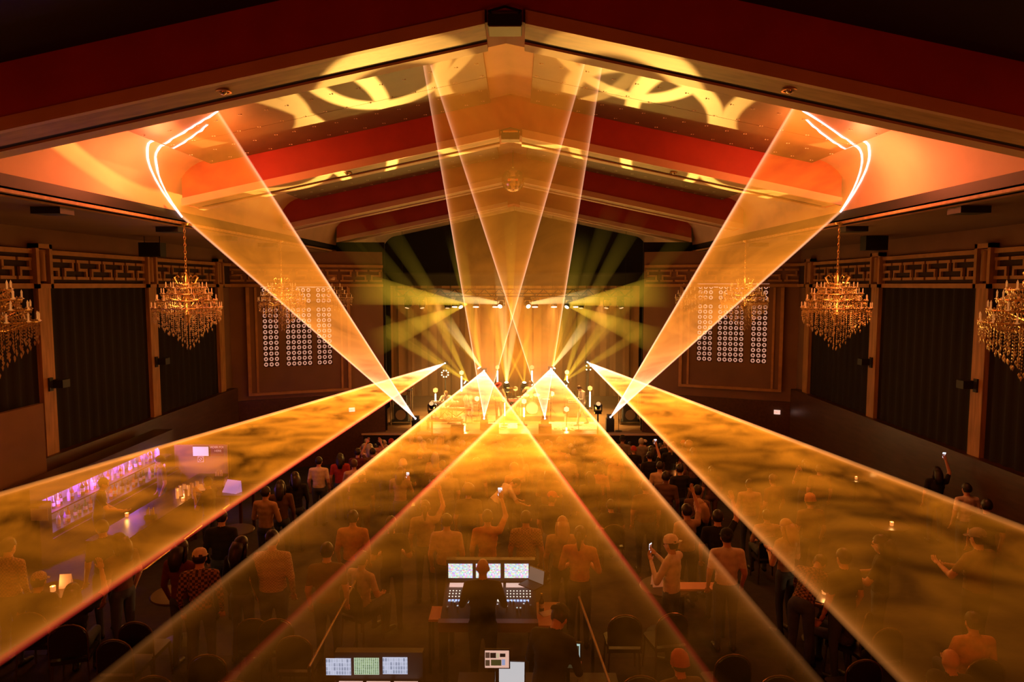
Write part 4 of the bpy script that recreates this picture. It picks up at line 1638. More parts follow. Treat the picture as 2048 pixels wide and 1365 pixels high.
def make_chandelier(loc, label):
    e = empty('chandelier', loc, 0, label, 'chandelier', 'crystal chandeliers along the eaves')
    top = -1.12
    k = MB()
    for j in range(14):
        z = -.06 - j * .075
        k.tube([(.02 * math.cos(t) * (1 if j % 2 else 0), .02 * math.cos(t) * (0 if j % 2 else 1), z - .04 + .045 * math.sin(t)) for t in [2 * PI * q / 8 for q in range(8)]], .006, 4, True)
    k.build('chain', M_BRASS, e)
    k = MB()
    k.lathe([(.0, 0.0), (.09, 0.0), (.07, -.05), (.02, -.07)], n=16)
    k.build('canopy', M_BRASS, e, True)
    k = MB()
    k.lathe([(.02, top + .05), (.05, top - .1), (.03, top - .3), (.08, top - .5), (.04, top - .7), (.10, top - .85), (.03, top - 1.0), (.0, top - 1.1)], n=12)
    k.build('column', M_BRASS, e, True)
    tiers = [(.22, top - .20), (.40, top - .28), (.50, top - .41), (.60, top - .55), (.69, top - .71)]
    rr = random.Random(5)
    for ti, (r, z) in enumerate(tiers):
        k = MB()
        nn = 28
        k.tube([(r * math.cos(2 * PI * q / nn), r * math.sin(2 * PI * q / nn), z) for q in range(nn)], .014, 5, True)
        ring_ = k.build('tier_ring', M_BRASS, e, True)
        k = MB()
        nn = int(24 + r * 90)
        for q in range(nn):
            t = 2 * PI * (q + rr.random() * .4) / nn
            octa(k, (r * math.cos(t), r * math.sin(t), z + rr.uniform(-.02, .03)), .017, .024)
            octa(k, ((r - .03) * math.cos(t + .05), (r - .03) * math.sin(t + .05), z - .05 - rr.random() * .03), .015, .03)
            if ti > 0 and q % 2:
                for w_ in (.09, .13, .17):
                    octa(k, ((r - .01) * math.cos(t), (r - .01) * math.sin(t), z - w_ + rr.uniform(-.01, .01)), .011, .017)
        tag(k.build('crystals', M_CRYSTAL, ring_), kind='stuff')
        narm = (8, 8, 10, 12, 14)[ti]
        for q in range(narm):
            t = 2 * PI * (q + .5 * (ti % 2)) / narm
            k = MB()
            c, s_ = math.cos(t), math.sin(t)
            if ti == 0:
                pts = [(.04 * c, .04 * s_, z - .05), (.18 * c, .18 * s_, z + .02), (.25 * c, .25 * s_, z + .15), (.19 * c, .19 * s_, z + .20), (.15 * c, .15 * s_, z + .15)]
            else:
                pts = [(.05 * c, .05 * s_, z - .10), (r * .55 * c, r * .55 * s_, z - .12), (r * c, r * s_, z - .02)]
            k.tube(pts, .009, 5)
            arm = k.build('arm', M_BRASS, e, True)
            if ti > 0:
                k = MB()
                k.lathe([(.0, z), (.035, z + .012), (.02, z + .02), (.011, z + .025), (.011, z + .09), (.014, z + .10), (.0, z + .14)], (r * c, r * s_, 0), 8)
                k.build('candle', M_GLOWCANDLE, arm, True)
    k = MB()
    for ri, r in enumerate((.66, .57, .48, .39, .30, .21, .12, .04)):
        nn = max(4, int(r * 46))
        zb0 = top - .97 - (0.66 - r) / .62 * .60
        zt = top - .70 + (0.66 - r) * .1
        for q in range(nn):
            t = 2 * PI * (q + rr.random() * .5) / nn
            zb_ = zb0 + rr.uniform(-.05, .06)
            x, y = r * math.cos(t), r * math.sin(t)
            z = zt
            while z > zb_ + .06:
                octa(k, (x, y, z), .010, .014)
                z -= .045
            octa(k, (x, y, zb_), .019, .032)
    tag(k.build('crystal_strands', M_CRYSTAL2, e), kind='stuff')
    return e


ch_src = None
for i, Y in enumerate((9.0, 14.8, 20.8, 26.9)):
    for s, side in ((-1, 'left'), (1, 'right')):
        for dz_ in (-1.15, -1.75):
            lamp('chandelier_fill_light', 'POINT', (sym(s, EAVE - .12), Y - .25, EAVE_Z - .25 + dz_), (1.0, 0.42, 0.10), 5.0, 0.1)  # fill lamps added at the unlit chandeliers to brighten the crystals
        lab = 'tiered crystal chandelier under the %s eave, %s' % (side, ('cut by the edge of the view', 'hanging alone before dark drapes', 'in front of the lattice window', 'farthest in the haze')[i])
        u = EAVE - 0.12
        if ch_src is None:
            ch_src = make_chandelier((sym(s, u), Y, EAVE_Z - .25), lab)
        else:
            copy_tree(ch_src, (sym(s, u), Y, EAVE_Z - .25), rnd.uniform(0, 6), lab)
# aisle loudspeakers
for s, x, y, w in ((-1, 305, 500, 1), (1, 1748, 487, 1)):
    p = atX(x, y, sym(s, WALL - 1.2))
    e = empty('aisle_loudspeaker', p, 0, 'black loudspeaker hung over the %s aisle' % ('left' if s < 0 else 'right'), 'loudspeaker')
    k = MB()
    k.box(-.28, .28, -.15, .15, -.18, .18)
    k.build('cabinet', M_BLACK, e)
    k = MB()
    k.box(-.25, .25, -.165, -.15, -.15, .15)
    k.build('grille', M_BLACKMETAL, e)
    for dx in (-.2, .2):
        k = MB()
        k.cyl((dx, 0, .18), (dx, 0, 6.35 - p.z), .012, n=6)
        k.build('hanger', M_BLACKMETAL, e)

# ================================================================== BAR ON THE LEFT
BX = sym(-1, 9.45)         # plane of the bottles
YA, YB = 13.3, 18.6
PURPLE = (0.42, 0.12, 1.0)
M_PURPLE = glow('purple_led_strip', (0.62, 0.40, 1.0), 5.5)
M_SHELFBACK = mat('mirror_grey_back_panel', (0.55, 0.50, 0.58), 0.35)
zt = atX(75, 1003, BX).z      # underside of the header over the bottles
bb = empty('back_bar', (BX - .25, YA, floor_z(YA)), 0, 'dark wooden back bar lit purple from within', 'back bar')
z0 = floor_z(YA)


def bbx(nm, x0, x1, y0, y1, za, zb_, mt):
    k = MB()
    k.box(x0, x1, y0, y1, za - z0, zb_ - z0)
    return k.build(nm, mt, bb)


LEN = YB - YA
bbx('cabinet', -.2, .45, 0, LEN, -1.45, zt - .82, M_DKWOOD)
bbx('lower_shelf', -.2, .38, 0.03, LEN, zt - .76, zt - .73, M_DKWOOD)
bbx('upper_shelf', -.2, .26, 0.03, LEN, zt - .40, zt - .37, M_DKWOOD)
bbx('back_panel', -.2, -.16, 0, LEN, zt - .82, zt, M_SHELFBACK)
bbx('header', -.22, .30, -.3, LEN, zt, zt + .32, M_DKWOOD)
bbx('end_panel', -.22, .50, -.35, -.0, -1.2, zt + .0, M_DKWOOD)
bbx('led_strip', -.12, -.09, .05, LEN - .05, zt - .05, zt - .03, M_PURPLE)
bbx('led_strip', -.12, -.09, .05, LEN - .05, zt - .43, zt - .41, M_PURPLE)
for Y in (13.9, 15.2, 16.6, 18.0):
    lamp('back_bar_light', 'POINT', (BX + .0, Y, zt - .12), PURPLE, 22, .05)
k = MB()
k.box(-.006, .0, -.17, .17, -.12, .12)
o = k.build('notice_board', M_WHITE)
o.location = (BX + .26, YA - .36, atX(30, 1056, BX + .3).z)
o.rotation_euler = (0, 0, -PI / 2)
tag(o, 'small pale notice on the end of the back bar', 'notice')

bottle_mats = [mat('clear_glass_bottle', (0.85, 0.80, 0.95), .08, .2), mat('amber_glass_bottle', (0.55, 0.20, 0.05), .1, .1), mat('green_glass_bottle', (0.10, 0.25, 0.08), .1, .1), mat('violet_glass_bottle', (0.45, 0.25, 0.75), .1, .2), mat('dark_glass_bottle', (0.04, 0.02, 0.02), .1)]
M_CAP = mat('bottle_cap', (0.6, 0.45, 0.2), .3, .8)
M_LABEL = mat('bottle_label', (0.8, 0.7, 0.6), .6)
bsrc = {}
names = ['clear', 'amber', 'green', 'violet', 'dark']
cnt = 0
for shelf, zz, nb, xo in (('upper', zt - .37, 30, .05), ('lower', zt - .73, 26, .2)):
    for j in range(nb):
        c = rnd.choice([0, 0, 3, 1, 1, 2, 4])
        sc = rnd.uniform(.85, 1.1)
        Y = YA + .15 + (LEN * .92) * j / nb + rnd.uniform(-.03, .03)
        loc = (BX - .25 + xo + rnd.uniform(0, .08), Y, zz)
        lab = '%s bottle on the %s back bar shelf, number %d from the near end' % (names[c], shelf, j + 1)
        if c not in bsrc:
            e = empty('bottle', loc, 0, lab, 'bottle', 'bottles on the back bar')
            k = MB()
            k.lathe([(.036, 0), (.038, .02), (.038, .17), (.03, .20), (.014, .23), (.013, .29), (.0, .29)], n=12)
            k.build('glass', bottle_mats[c], e, True)
            k = MB()
            k.cyl((0, 0, .285), (0, 0, .315), .016, n=10)
            k.build('cap', M_CAP, e, True)
            k = MB()
            k.lathe([(.0385, .06), (.0392, .06), (.0392, .14), (.0385, .14)], n=12)
            k.build('label_band', M_LABEL, e, True)
            bsrc[c] = e
        else:
            e = copy_tree(bsrc[c], loc, rnd.uniform(0, 6), lab)
        e.scale = (sc, sc, sc)

# bar counter
CZ = 0.30
ct = empty('bar_counter', (-7.75, 12.4, floor_z(14)), 0, 'long dark bar counter along the left aisle', 'bar counter')
zc = CZ - floor_z(14)
k = MB()
k.box(-.38, .38, 0, 4.6, zc - .05, zc)
k.build('counter_top', M_DKWOOD, ct)
k = MB()
k.box(.12, .30, .05, 4.55, -.45, zc - .05)
k.build('front_panel', mat('panelled_bar_front', (0.08, 0.035, 0.02), .5), ct)
k = MB()
k.cyl((.42, .05, .12), (.42, 4.5, .12), .025, n=8)
k.build('foot_rail', M_BRASS, ct, True)
k = MB()
k.box(-.36, -.30, 0.1, 4.5, zc - .12, zc - .08)
k.build('purple_under_light', glow('purple_under_counter', (0.45, 0.12, 1.0), 1.2), ct)

M_GLASS = mat('wet_pint_glass', (1.0, 0.8, 0.55), .06, .35)
gsrc = None
for j, (x, y) in enumerate(((355, 992), (362, 987), (369, 984), (377, 986), (384, 982), (372, 996), (388, 992), (395, 978))):
    p = atZ(x, y + 6, CZ)
    lab = 'tall empty glass on the bar counter, number %d of the cluster by the bartender' % (j + 1)
    if gsrc is None:
        gsrc = tag(MB().lathe([(.03, .0), (.04, .005), (.045, .25), (.041, .25), (.035, .012), (.0, .012)], n=14).build('drinking_glass', M_GLASS, smooth=True), lab, 'glass', 'tall glasses on the bar')
        gsrc.location = p
    else:
        copy_tree(gsrc, p, 0, lab)
M_FLAME = glow('candle_flame', (1.0, 0.50, 0.18), 14.0)
M_WAX = mat('candle_glass_jar', (0.9, 0.45, 0.2), .2, emis=(1, .35, .08), estr=.6)
csrc = None


def candle(p, label, power=2.0):
    global csrc
    if csrc is None:
        e = empty('table_candle', p, 0, label, 'candle', 'small candles in glass jars')
        k = MB()
        k.lathe([(.028, 0), (.035, .005), (.037, .08), (.033, .08), (.03, .03), (.0, .03)], n=14)
        k.build('jar', M_WAX, e, True)
        k = MB()
        k.lathe([(.0, .032), (.012, .045), (.009, .065), (.0, .09)], n=8)
        k.build('flame', M_FLAME, e, True)
        csrc = e
    else:
        e = copy_tree(csrc, p, 0, label)
    lamp('candle_light', 'POINT', Vector(p) + Vector((0, 0, .13)), (1.0, .45, .12), power, .03)
    return e


candle(atZ(366, 1003, CZ), 'bright candle on the bar counter beside the tall glasses', 5)
candle(atZ(254, 1034, CZ), 'candle on the bar counter left of the bartender', 2)
# menu tablet, napkin caddies
p = atZ(405, 984, CZ)
k = MB()
k.cbox((0, 0, .10), (.26, .012, .18), rx=-.9)
o = k.build('menu_card', M_WHITE)
o.location = p
tag(o, 'white menu card held up over the bar counter', 'menu')
for j, (x, y, lab) in enumerate(((302, 1030, 'glass caddy of straws left of the bartender'), (455, 972, 'pale napkin caddy at the far end of the bar'), (438, 952, 'pump bottle caddy near the far end of the bar'))):
    p = atZ(x, y + 8, CZ)
    e = empty('bar_caddy', p, 0, lab, 'caddy')
    k = MB()
    k.box(-.10, .10, -.06, .06, 0, .09)
    k.build('tray', M_BLACKMETAL, e)
    for q in range(5):
        k = MB()
        x_ = -.08 + q * .04
        k.cyl((x_, 0, .05), (x_ + rnd.uniform(-.02, .02), rnd.uniform(-.02, .02), .2 + .04 * (q % 2)), .014, n=8)
        k.build('straw_tube', M_GLASS, e, True)
# purple lit menu display at the far end
p = atZ(463, 985, CZ)
sv = empty('service_table', (p.x - .1, p.y + .1, floor_z(p.y)), 0, 'dark service table beyond the end of the bar', 'table')
k = MB()
k.box(-.75, .45, -.35, .55, CZ - floor_z(p.y) - .04, CZ - floor_z(p.y))
k.build('table_top', M_DKWOOD, sv)
for sx in (-.68, .38):
    for sy in (-.28, .48):
        k = MB()
        k.box(sx - .03, sx + .03, sy - .03, sy + .03, 0, CZ - floor_z(p.y) - .04)
        k.build('leg', M_DKWOOD, sv)
e = empty('menu_display', p, -.35, 'slanted display case glowing purple at the end of the bar', 'display case')
k = MB()
k.prism([(-.2, .12, 0), (-.2, -.08, 0), (-.2, .10, .26)], (.4, 0, 0))
k.build('case', mat('purple_lit_acrylic', (0.6, 0.5, 0.9), .25, emis=(0.55, 0.35, 1.0), estr=.3), e)
k = MB()
k.prism([(-.21, .13, 0), (-.21, .11, .27), (-.21, .13, .28)], (.42, 0, 0))
k.build('back_frame', M_BLACKMETAL, e)
# end wall with its signs
ew = empty('wall_bar_end', (-9.7, 18.9, floor_z(18.9)), 0, 'short brown wall closing the far end of the bar', 'wall', kind='structure')
ztop = atY(390, 890, 18.9).z
xr_ = atY(456, 900, 18.9).x
k = MB()
k.box(0, xr_ + 9.7, 0, .12, -.1, ztop - floor_z(18.9))
k.build('panel', mat('tan_bar_end_wall', (0.40, 0.20, 0.10), .8, noise=.1, nscale=2), ew)
k = MB()
k.box(xr_ + 9.7 - .10, xr_ + 9.7, -.05, .14, -.1, ztop - floor_z(18.9) + .02)
k.build('corner_post', M_FRET, ew)
a, c = atY(386, 913, 18.85), atY(418, 893, 18.85)
e = empty('wall_screen', ((a.x + c.x) / 2, 18.86, (a.z + c.z) / 2), 0, 'white wall screen above the no-smoking sign at the bar end', 'screen')
w, h_ = (c.x - a.x) / 2, (c.z - a.z) / 2
k = MB()
k.box(-w, w, -.02, .04, -h_, h_)
k.build('frame', M_BLACK, e)
k = MB()
k.box(-w + .012, w - .012, -.028, -.02, -h_ + .012, h_ - .012)
k.build('display', mat('pale_lit_display', (.8, .75, .8), .5, emis=(1.0, .72, .66), estr=.55), e)
a, c = atY(395, 925, 18.85), atY(407, 914, 18.85)
w = (c.x - a.x) / 2
e = empty('no_smoking_sign', ((a.x + c.x) / 2, 18.87, (a.z + c.z) / 2), 0, 'small square no-smoking sign under the wall screen', 'sign')
k = MB()
k.box(-w, w, -.006, .03, -w, w)
k.build('board', mat('cream_sign', (.85, .6, .5), .6, emis=(1, .5, .3), estr=.12), e)
k = MB()
k.tube([(w * .68 * math.cos(2 * PI * q / 24), -.012, w * .68 * math.sin(2 * PI * q / 24)) for q in range(24)], w * .1, 5, True)
k.cyl((-w * .48, -.012, w * .48), (w * .48, -.012, -w * .48), w * .1, n=6)
k.build('prohibition_ring', M_BLACK, e)
p = atY(436, 899, 18.87)
e = empty('order_sign', p, 0, 'dark red wall lettering asking to order food at the bar end', 'sign')
M_LETTER = mat('pale_sign_lettering', (.9, .7, .55), .6, emis=(1, .55, .3), estr=.35)
k = MB()
k.box(-.26, .26, 0.0, .025, -.2, .14)
k.build('board', mat('brick_red_sign_board', (.42, .10, .05), .7), e)
text('lettering', 'ORDER FOOD', .085, (0, -.004, .055), (PI / 2, 0, 0), M_LETTER, e)
text('lettering', 'HERE', .085, (0, -.004, -.05), (PI / 2, 0, 0), M_LETTER, e)
# tall brown partition by the wall at the left edge
k = MB()
k.box(-.06, .06, -2.6, 0, -1.3, 2.55 - 0)
o = k.build('wall_partition', M_WALL)
o.location = (sym(-1, WALL - .35), 14.5, 0)
tag(o, 'brown partition wall behind the bar at the far left', 'wall', kind='structure')

# ================================================================== MIXING DESKS
def screen_mat(name, cols, nx, ny, strength, mortar=(0.9, 0.9, 0.95), msize=.02):
    if name in MATS:
        return MATS[name]
    m, nt = nodes_of(name)
    nt.nodes.remove(nt.nodes['Principled BSDF'])
    tc = nt.nodes.new('ShaderNodeTexCoord')
    mp = nt.nodes.new('ShaderNodeMapping')
    mp.inputs['Rotation'].default_value = (PI / 2, 0, 0)
    nt.links.new(tc.outputs['Object'], mp.inputs[0])
    br = nt.nodes.new('ShaderNodeTexBrick')
    br.offset = 0.0
    br.inputs['Color1'].default_value = (*cols[0], 1)
    br.inputs['Color2'].default_value = (*cols[1], 1)
    br.inputs['Mortar'].default_value = (*mortar, 1)
    br.inputs['Scale'].default_value = 1.0
    br.inputs['Brick Width'].default_value = nx
    br.inputs['Row Height'].default_value = ny
    br.inputs['Mortar Size'].default_value = msize
    nt.links.new(mp.outputs[0], br.inputs['Vector'])
    em = nt.nodes.new('ShaderNodeEmission')
    em.inputs[1].default_value = strength
    nt.links.new(br.outputs['Color'], em.inputs[0])
    nt.links.new(em.outputs[0], nt.nodes['Material Output'].inputs['Surface'])
    MATS[name] = m
    return m


def cell_screen(name, sx, sz, tint, strength):
    m, nt = nodes_of(name)
    nt.nodes.remove(nt.nodes['Principled BSDF'])
    tc = nt.nodes.new('ShaderNodeTexCoord')
    sn = nt.nodes.new('ShaderNodeVectorMath')
    sn.operation = 'SNAP'
    nt.links.new(tc.outputs['Object'], sn.inputs[0])
    sn.inputs[1].default_value = (sx, 1.0, sz)
    wn = nt.nodes.new('ShaderNodeTexWhiteNoise')
    nt.links.new(sn.outputs[0], wn.inputs['Vector'])
    mx = nt.nodes.new('ShaderNodeMix')
    mx.data_type = 'RGBA'
    mx.blend_type = 'MULTIPLY'
    mx.inputs['Factor'].default_value = 0.62
    mx.inputs['A'].default_value = (*tint, 1)
    nt.links.new(wn.outputs['Color'], mx.inputs['B'])
    em = nt.nodes.new('ShaderNodeEmission')
    em.inputs[1].default_value = strength
    nt.links.new(mx.outputs['Result'], em.inputs[0])
    nt.links.new(em.outputs[0], nt.nodes['Material Output'].inputs['Surface'])
    return m


SC_A = cell_screen('mixer_screen_cells', .019, .016, (0.85, 0.92, 1.0), 1.15)
SC_B = screen_mat('mixer_screen_blue', ((0.25, 0.30, 0.42), (0.55, 0.60, 0.75)), .028, .045, .85, (0.62, 0.66, 0.85), .004)
SC_C = screen_mat('mixer_screen_green', ((0.03, 0.12, 0.03), (0.20, 0.34, 0.12)), .022, .018, .85, (0.65, 0.78, 0.60), .003)
SC_D = screen_mat('editor_screen', ((0.02, 0.012, 0.01), (0.10, 0.05, 0.03)), .09, .07, .75, (0.9, 0.65, 0.55), .008)
SC_E = screen_mat('plugin_screen', ((0.03, 0.025, 0.01), (0.03, 0.03, 0.012)), .22, .2, .75, (0.60, 0.80, 0.72), .012)
M_DESK = mat('black_desk_metal', (0.035, 0.028, 0.024), .4, .2)
M_WARMPANEL = mat('backlit_desk_panel', (0.12, 0.06, 0.03), .5, emis=(1.0, .25, .05), estr=.05)
M_KEYGLOW = glow('tiny_white_key_light', (1.0, .85, .7), 1.2)
M_KEYBLUE = glow('tiny_blue_key_light', (.4, .55, 1.0), 1.2)


def desk(label, screens, Y, body_x, body_y, mats_, zf, seed):
    """mixing console: screens given as pixel rectangles at depth Y"""
    a, c = atY(body_x[0], body_y, Y - .55), atY(body_x[1], body_y, Y - .55)
    e = empty('mixing_console', ((a.x + c.x) / 2, Y, 0), 0, label, 'mixing console')
    ox, W2 = (a.x + c.x) / 2, (c.x - a.x) / 2
    corners = [(atY(x0, y1, Y), atY(x1, y0, Y)) for x0, y0, x1, y1 in screens]
    zlo, zhi = min(q[0].z for q in corners), max(q[1].z for q in corners)
    k = MB()
    k.prism([(-W2, .0, zlo - .06), (-W2, .0, zhi + .05), (-W2, .10, zhi + .05), (-W2, .2, zlo - .1)], (2 * W2, 0, 0))
    br = k.build('meter_bridge', M_DESK, e)
    k = MB()
    k.prism([(-W2, 0.0, zlo - .06), (-W2, -.75, zf), (-W2, -.75, zf - .12), (-W2, .18, zf - .12), (-W2, .18, zlo - .08)], (2 * W2, 0, 0))
    k.build('control_surface', M_DESK, e)
    k = MB()
    k.box(-W2 - .02, W2 + .02, -.86, -.75, zf - .12, zf - .0)
    k.build('arm_rest', mat('leather_arm_rest', (.12, .06, .03), .45), e)
    for q, (p, r) in enumerate(corners):
        k = MB()
        k.box((p.x - r.x) / 2, (r.x - p.x) / 2, -.006, 0, (p.z - r.z) / 2, (r.z - p.z) / 2)
        o = k.build('screen', mats_[q], e)
        o.location = ((p.x + r.x) / 2 - ox, -.004, (p.z + r.z) / 2)
    sl = (zlo - .06 - zf) / .75
    ang = math.atan(sl)
    rr = random.Random(seed)
    for q in range(3):
        x0 = -W2 + .05 + q * (2 * W2 - .06) / 3
        x1 = x0 + (2 * W2 - .06) / 3 - .04
        k = MB()
        k.hexa([(x0, -.12, zf + sl * .63 + .002), (x1, -.12, zf + sl * .63 + .002), (x1, -.03, zf + sl * .72 + .002), (x0, -.03, zf + sl * .72 + .002)] +
               [(x0, -.12, zf + sl * .63 + .008), (x1, -.12, zf + sl * .63 + .008), (x1, -.03, zf + sl * .72 + .008), (x0, -.03, zf + sl * .72 + .008)])
        k.build('channel_strip_display', mat('strip_display', (.7, .5, .45), .5, emis=(1, .68, .58), estr=.55), e)
        k = MB()
        for i_ in range(8):
            for j_ in range(3):
                x = x0 + .02 + i_ * (x1 - x0 - .04) / 7
                y = -.2 - j_ * .06
                z = zf + sl * (.75 + y)
                k.cbox((x, y, z + .006), (.016, .012, .008))
        k.build('lit_buttons', M_KEYGLOW, e)
        k = MB()
        for i_ in range(8):
            x = x0 + .02 + i_ * (x1 - x0 - .04) / 7
            y = -.50 + rr.uniform(-.08, .08)
            z = zf + sl * (.75 + y)
            k.cbox((x, y, z + .015), (.02, .035, .025))
        k.build('faders', M_CHROME, e)
        k = MB()
        for i_ in range(7):
            x = x0 + .02 + i_ * (x1 - x0 - .04) / 7
            z = zf + sl * (.75 - .40)
            k.cbox((x + .01, -.40, z + .006), (.03, .045, .006))
        k.build('scribble_strip', M_KEYBLUE if q != 1 else M_KEYGLOW, e)
    for sx in (-1, 1):
        for yy in (-.7, .1):
            k = MB()
            k.box(sx * (W2 - .06) - .03, sx * (W2 - .06) + .03, yy - .03, yy + .03, 0, zf - .12)
            k.build('leg', M_BLACKMETAL, e)
    return e


desk('sound mixing console with three colourful screens in the middle of the hall', [(897, 1128, 945, 1156), (952, 1128, 1001, 1156), (1009, 1128, 1057, 1156)], 9.0, (884, 1072), 1205, [SC_A, SC_A, SC_A], .92, 1)
desk('second mixing console with blue and green screens at the bottom edge', [(653, 1317, 702, 1350), (709, 1316, 758, 1349), (766, 1315, 815, 1348)], 7.05, (640, 830), 1362, [SC_B, SC_C, SC_B], .80, 2)


def display(label, rect, Y, mt, tilt=0, cat='monitor', panes=()):
    a, c = atY(rect[0], rect[3], Y), atY(rect[2], rect[1], Y)
    e = empty('desk_monitor', ((a.x + c.x) / 2, Y, .78), tilt, label, cat)
    w, h_, zc_ = (c.x - a.x) / 2, (c.z - a.z) / 2, (a.z + c.z) / 2 - .78
    k = MB()
    k.box(-w - .012, w + .012, 0, .03, zc_ - h_ - .012, zc_ + h_ + .012)
    k.build('bezel', M_BLACK, e)
    k = MB()
    k.box(-w, w, -.004, 0, -h_, h_)
    o = k.build('screen', mt, e)
    o.location = (0, 0, zc_)
    for (u0, v0, u1, v1, pc, ps) in panes:
        k = MB()
        k.box(-w + 2 * w * u0, -w + 2 * w * u1, -.006, -.004, h_ - 2 * h_ * v1, h_ - 2 * h_ * v0)
        k.build('window_pane', glow('screen_pane_%d_%d_%d' % tuple(int(99 * q) for q in pc), pc, ps), o)
    k = MB()
    k.box(-.02, .02, .03, .05, 0, zc_)
    k.box(-.1, .1, -.02, .1, 0, .012)
    k.build('stand', M_BLACKMETAL, e)
    return e


display('editing monitor with warm window panes at the bottom centre', (970, 1302, 1018, 1336), 6.9, glow('screen_pink_base', (0.95, 0.55, 0.42), .75), panes=[
    (0.02, .10, .20, .42, (.12, .06, .04), .6), (.22, .12, .46, .42, (.01, .006, .005), 1), (.62, .16, .85, .36, (.01, .006, .005), 1), (.02, .54, .20, .88, (.10, .06, .03), .6), (.25, .52, .68, .86, (.05, .045, .012), 1), (.70, .50, .84, .84, (.35, .38, .60), .8), (.48, .14, .58, .42, (.6, .5, .3), .8)])
display('dark plug-in monitor with a green level meter at the lower right of the desks', (1112, 1287, 1160, 1336), 7.1, glow('screen_dark_base', (0.035, 0.028, 0.012), 1.0), -.12, panes=[
    (0, 0, 1, .08, (.55, .75, .68), .7), (.80, .10, .84, 1, (.55, .70, .68), .7), (.96, .08, 1, 1, (.55, .70, .68), .7), (.02, .16, .42, .26, (.5, .62, .6), .6), (.36, .26, .42, .44, (.5, .62, .6), .6), (.87, .72, .92, .93, (.10, .55, .12), .9), (.80, .96, 1, 1, (.55, .70, .68), .7)])


def laptop(label, p, rz, mt, ang=1.75, s=1.0):
    e = empty('laptop', p, rz, label, 'laptop')
    k = MB()
    k.box(-.17 * s, .17 * s, -.12 * s, .12 * s, 0, .015)
    k.build('keyboard_base', M_DESK, e)
    k = MB()
    c, s_ = math.cos(ang), math.sin(ang)
    q = [(-.17 * s, .12 * s, .015), (.17 * s, .12 * s, .015), (.17 * s, .12 * s - .23 * s * c, .015 + .23 * s * s_), (-.17 * s, .12 * s - .23 * s * c, .015 + .23 * s * s_)]
    n_ = Vector((0, s_, c)) * .01
    k.hexa(q + [tuple(Vector(v) + n_) for v in q])
    k.build('lid', M_DESK, e)
    k = MB()
    cc = sum((Vector(v) for v in q), Vector()) / 4
    q2 = [tuple(cc + (Vector(v) - cc) * .93 - n_ * .35) for v in q]
    k.hexa(q2 + [tuple(Vector(v) + n_ * .3) for v in q2])
    k.build('screen', mt, e)
    return e


SC_L = glow('laptop_grey_screen', (0.62, 0.42, 0.30), .2)
SC_L2 = glow('laptop_document_screen', (0.80, 0.78, 0.80), .65)
laptop('open laptop angled on the right end of the sound console', atY(1062, 1172, 8.65), -.75, SC_L, 1.7, .8)
pt_ = atZ(1018, 1372, .86)
laptop('laptop with a pale document at the very bottom centre', (pt_.x, pt_.y, .80), -.05, SC_L2)
# table carrying the near screens, and pale table tops around the console
t = empty('equipment_table', (.35, 6.95, 0), 0, 'black equipment table under the monitors at the bottom edge', 'table')
k = MB()
k.box(-1.0, .75, -.85, .35, .74, .78)
k.build('table_top', M_DESK, t)
for x in (-.95, .7):
    for y in (-.8, .3):
        k = MB()
        k.box(x - .025, x + .025, y - .025, y + .025, 0, .74)
        k.build('leg', M_BLACKMETAL, t)
M_PALETOP = mat('pale_laminate', (0.75, 0.42, 0.32), .45)
for (x0, y0, x1, y1, lab, z) in ((1075, 1205, 1120, 1252, 'pale table cluttered with papers right of the sound console', .76), (857, 1213, 888, 1240, 'pale table corner sticking out left of the sound console', .74)):
    a, c = atZ(x0, y1, z), atZ(x1, y0, z)
    e = empty('side_table', ((a.x + c.x) / 2, (a.y + c.y) / 2, 0), 0, lab, 'table')
    w, d = (c.x - a.x) / 2, (c.y - a.y) / 2
    k = MB()
    k.box(-w, w, -d, d, z - .03, z)
    k.build('table_top', M_PALETOP, e)
    for sx in (-1, 1):
        for sy in (-1, 1):
            k = MB()
            k.cyl((sx * w * .85, sy * d * .85, 0), (sx * w * .85, sy * d * .85, z - .03), .02, n=6)
            k.build('leg', M_BLACKMETAL, e)
    if x0 > 1000:
        for q, (px_, py_, lab2) in enumerate(((1083, 1212, 'dark bottle standing on the pale side table'), )):
            p = atZ(px_, py_ + 10, z)
            b_ = copy_tree(bsrc[4] if 4 in bsrc else list(bsrc.values())[0], p, 0, lab2)
            b_.scale = (.9, .9, .75)
        k = MB()
        k.cbox((0, 0, .004), (.2, .14, .008), rz=.5)
        o = k.build('paper_sheet', M_WHITE)
        o.location = ((a.x + c.x) / 2 - .02, (a.y + c.y) / 2, z)
        tag(o, 'white paper lying on the pale side table', 'paper')
# barrier rails around the desks
for (p0, p1, lab) in ((atZ(711, 1163, 1.0), atZ(618, 1335, 1.0), 'thin metal barrier rail left of the mixing desks'), (atZ(1158, 1195, 1.0), atZ(1222, 1375, 1.0), 'thin metal barrier rail right of the mixing desks')):
    e = empty('barrier_rail', (p0.x, p0.y, 0), 0, lab, 'barrier')
    d = p1 - p0
    k = MB()
    k.cyl((0, 0, 1.0), (d.x, d.y, 1.0), .016, n=8)
    k.build('top_rail', M_STAND, e, True)
    for f in (0.0, .5, 1.0):
        k = MB()
        k.cyl((d.x * f, d.y * f, 0), (d.x * f, d.y * f, 1.0), .018, n=8)
        k.build('post', M_BLACKMETAL, e, True)
    k = MB()
    k.cyl((0, 0, .15), (d.x, d.y, .15), .012, n=6)
    k.build('lower_rail', M_BLACKMETAL, e, True)

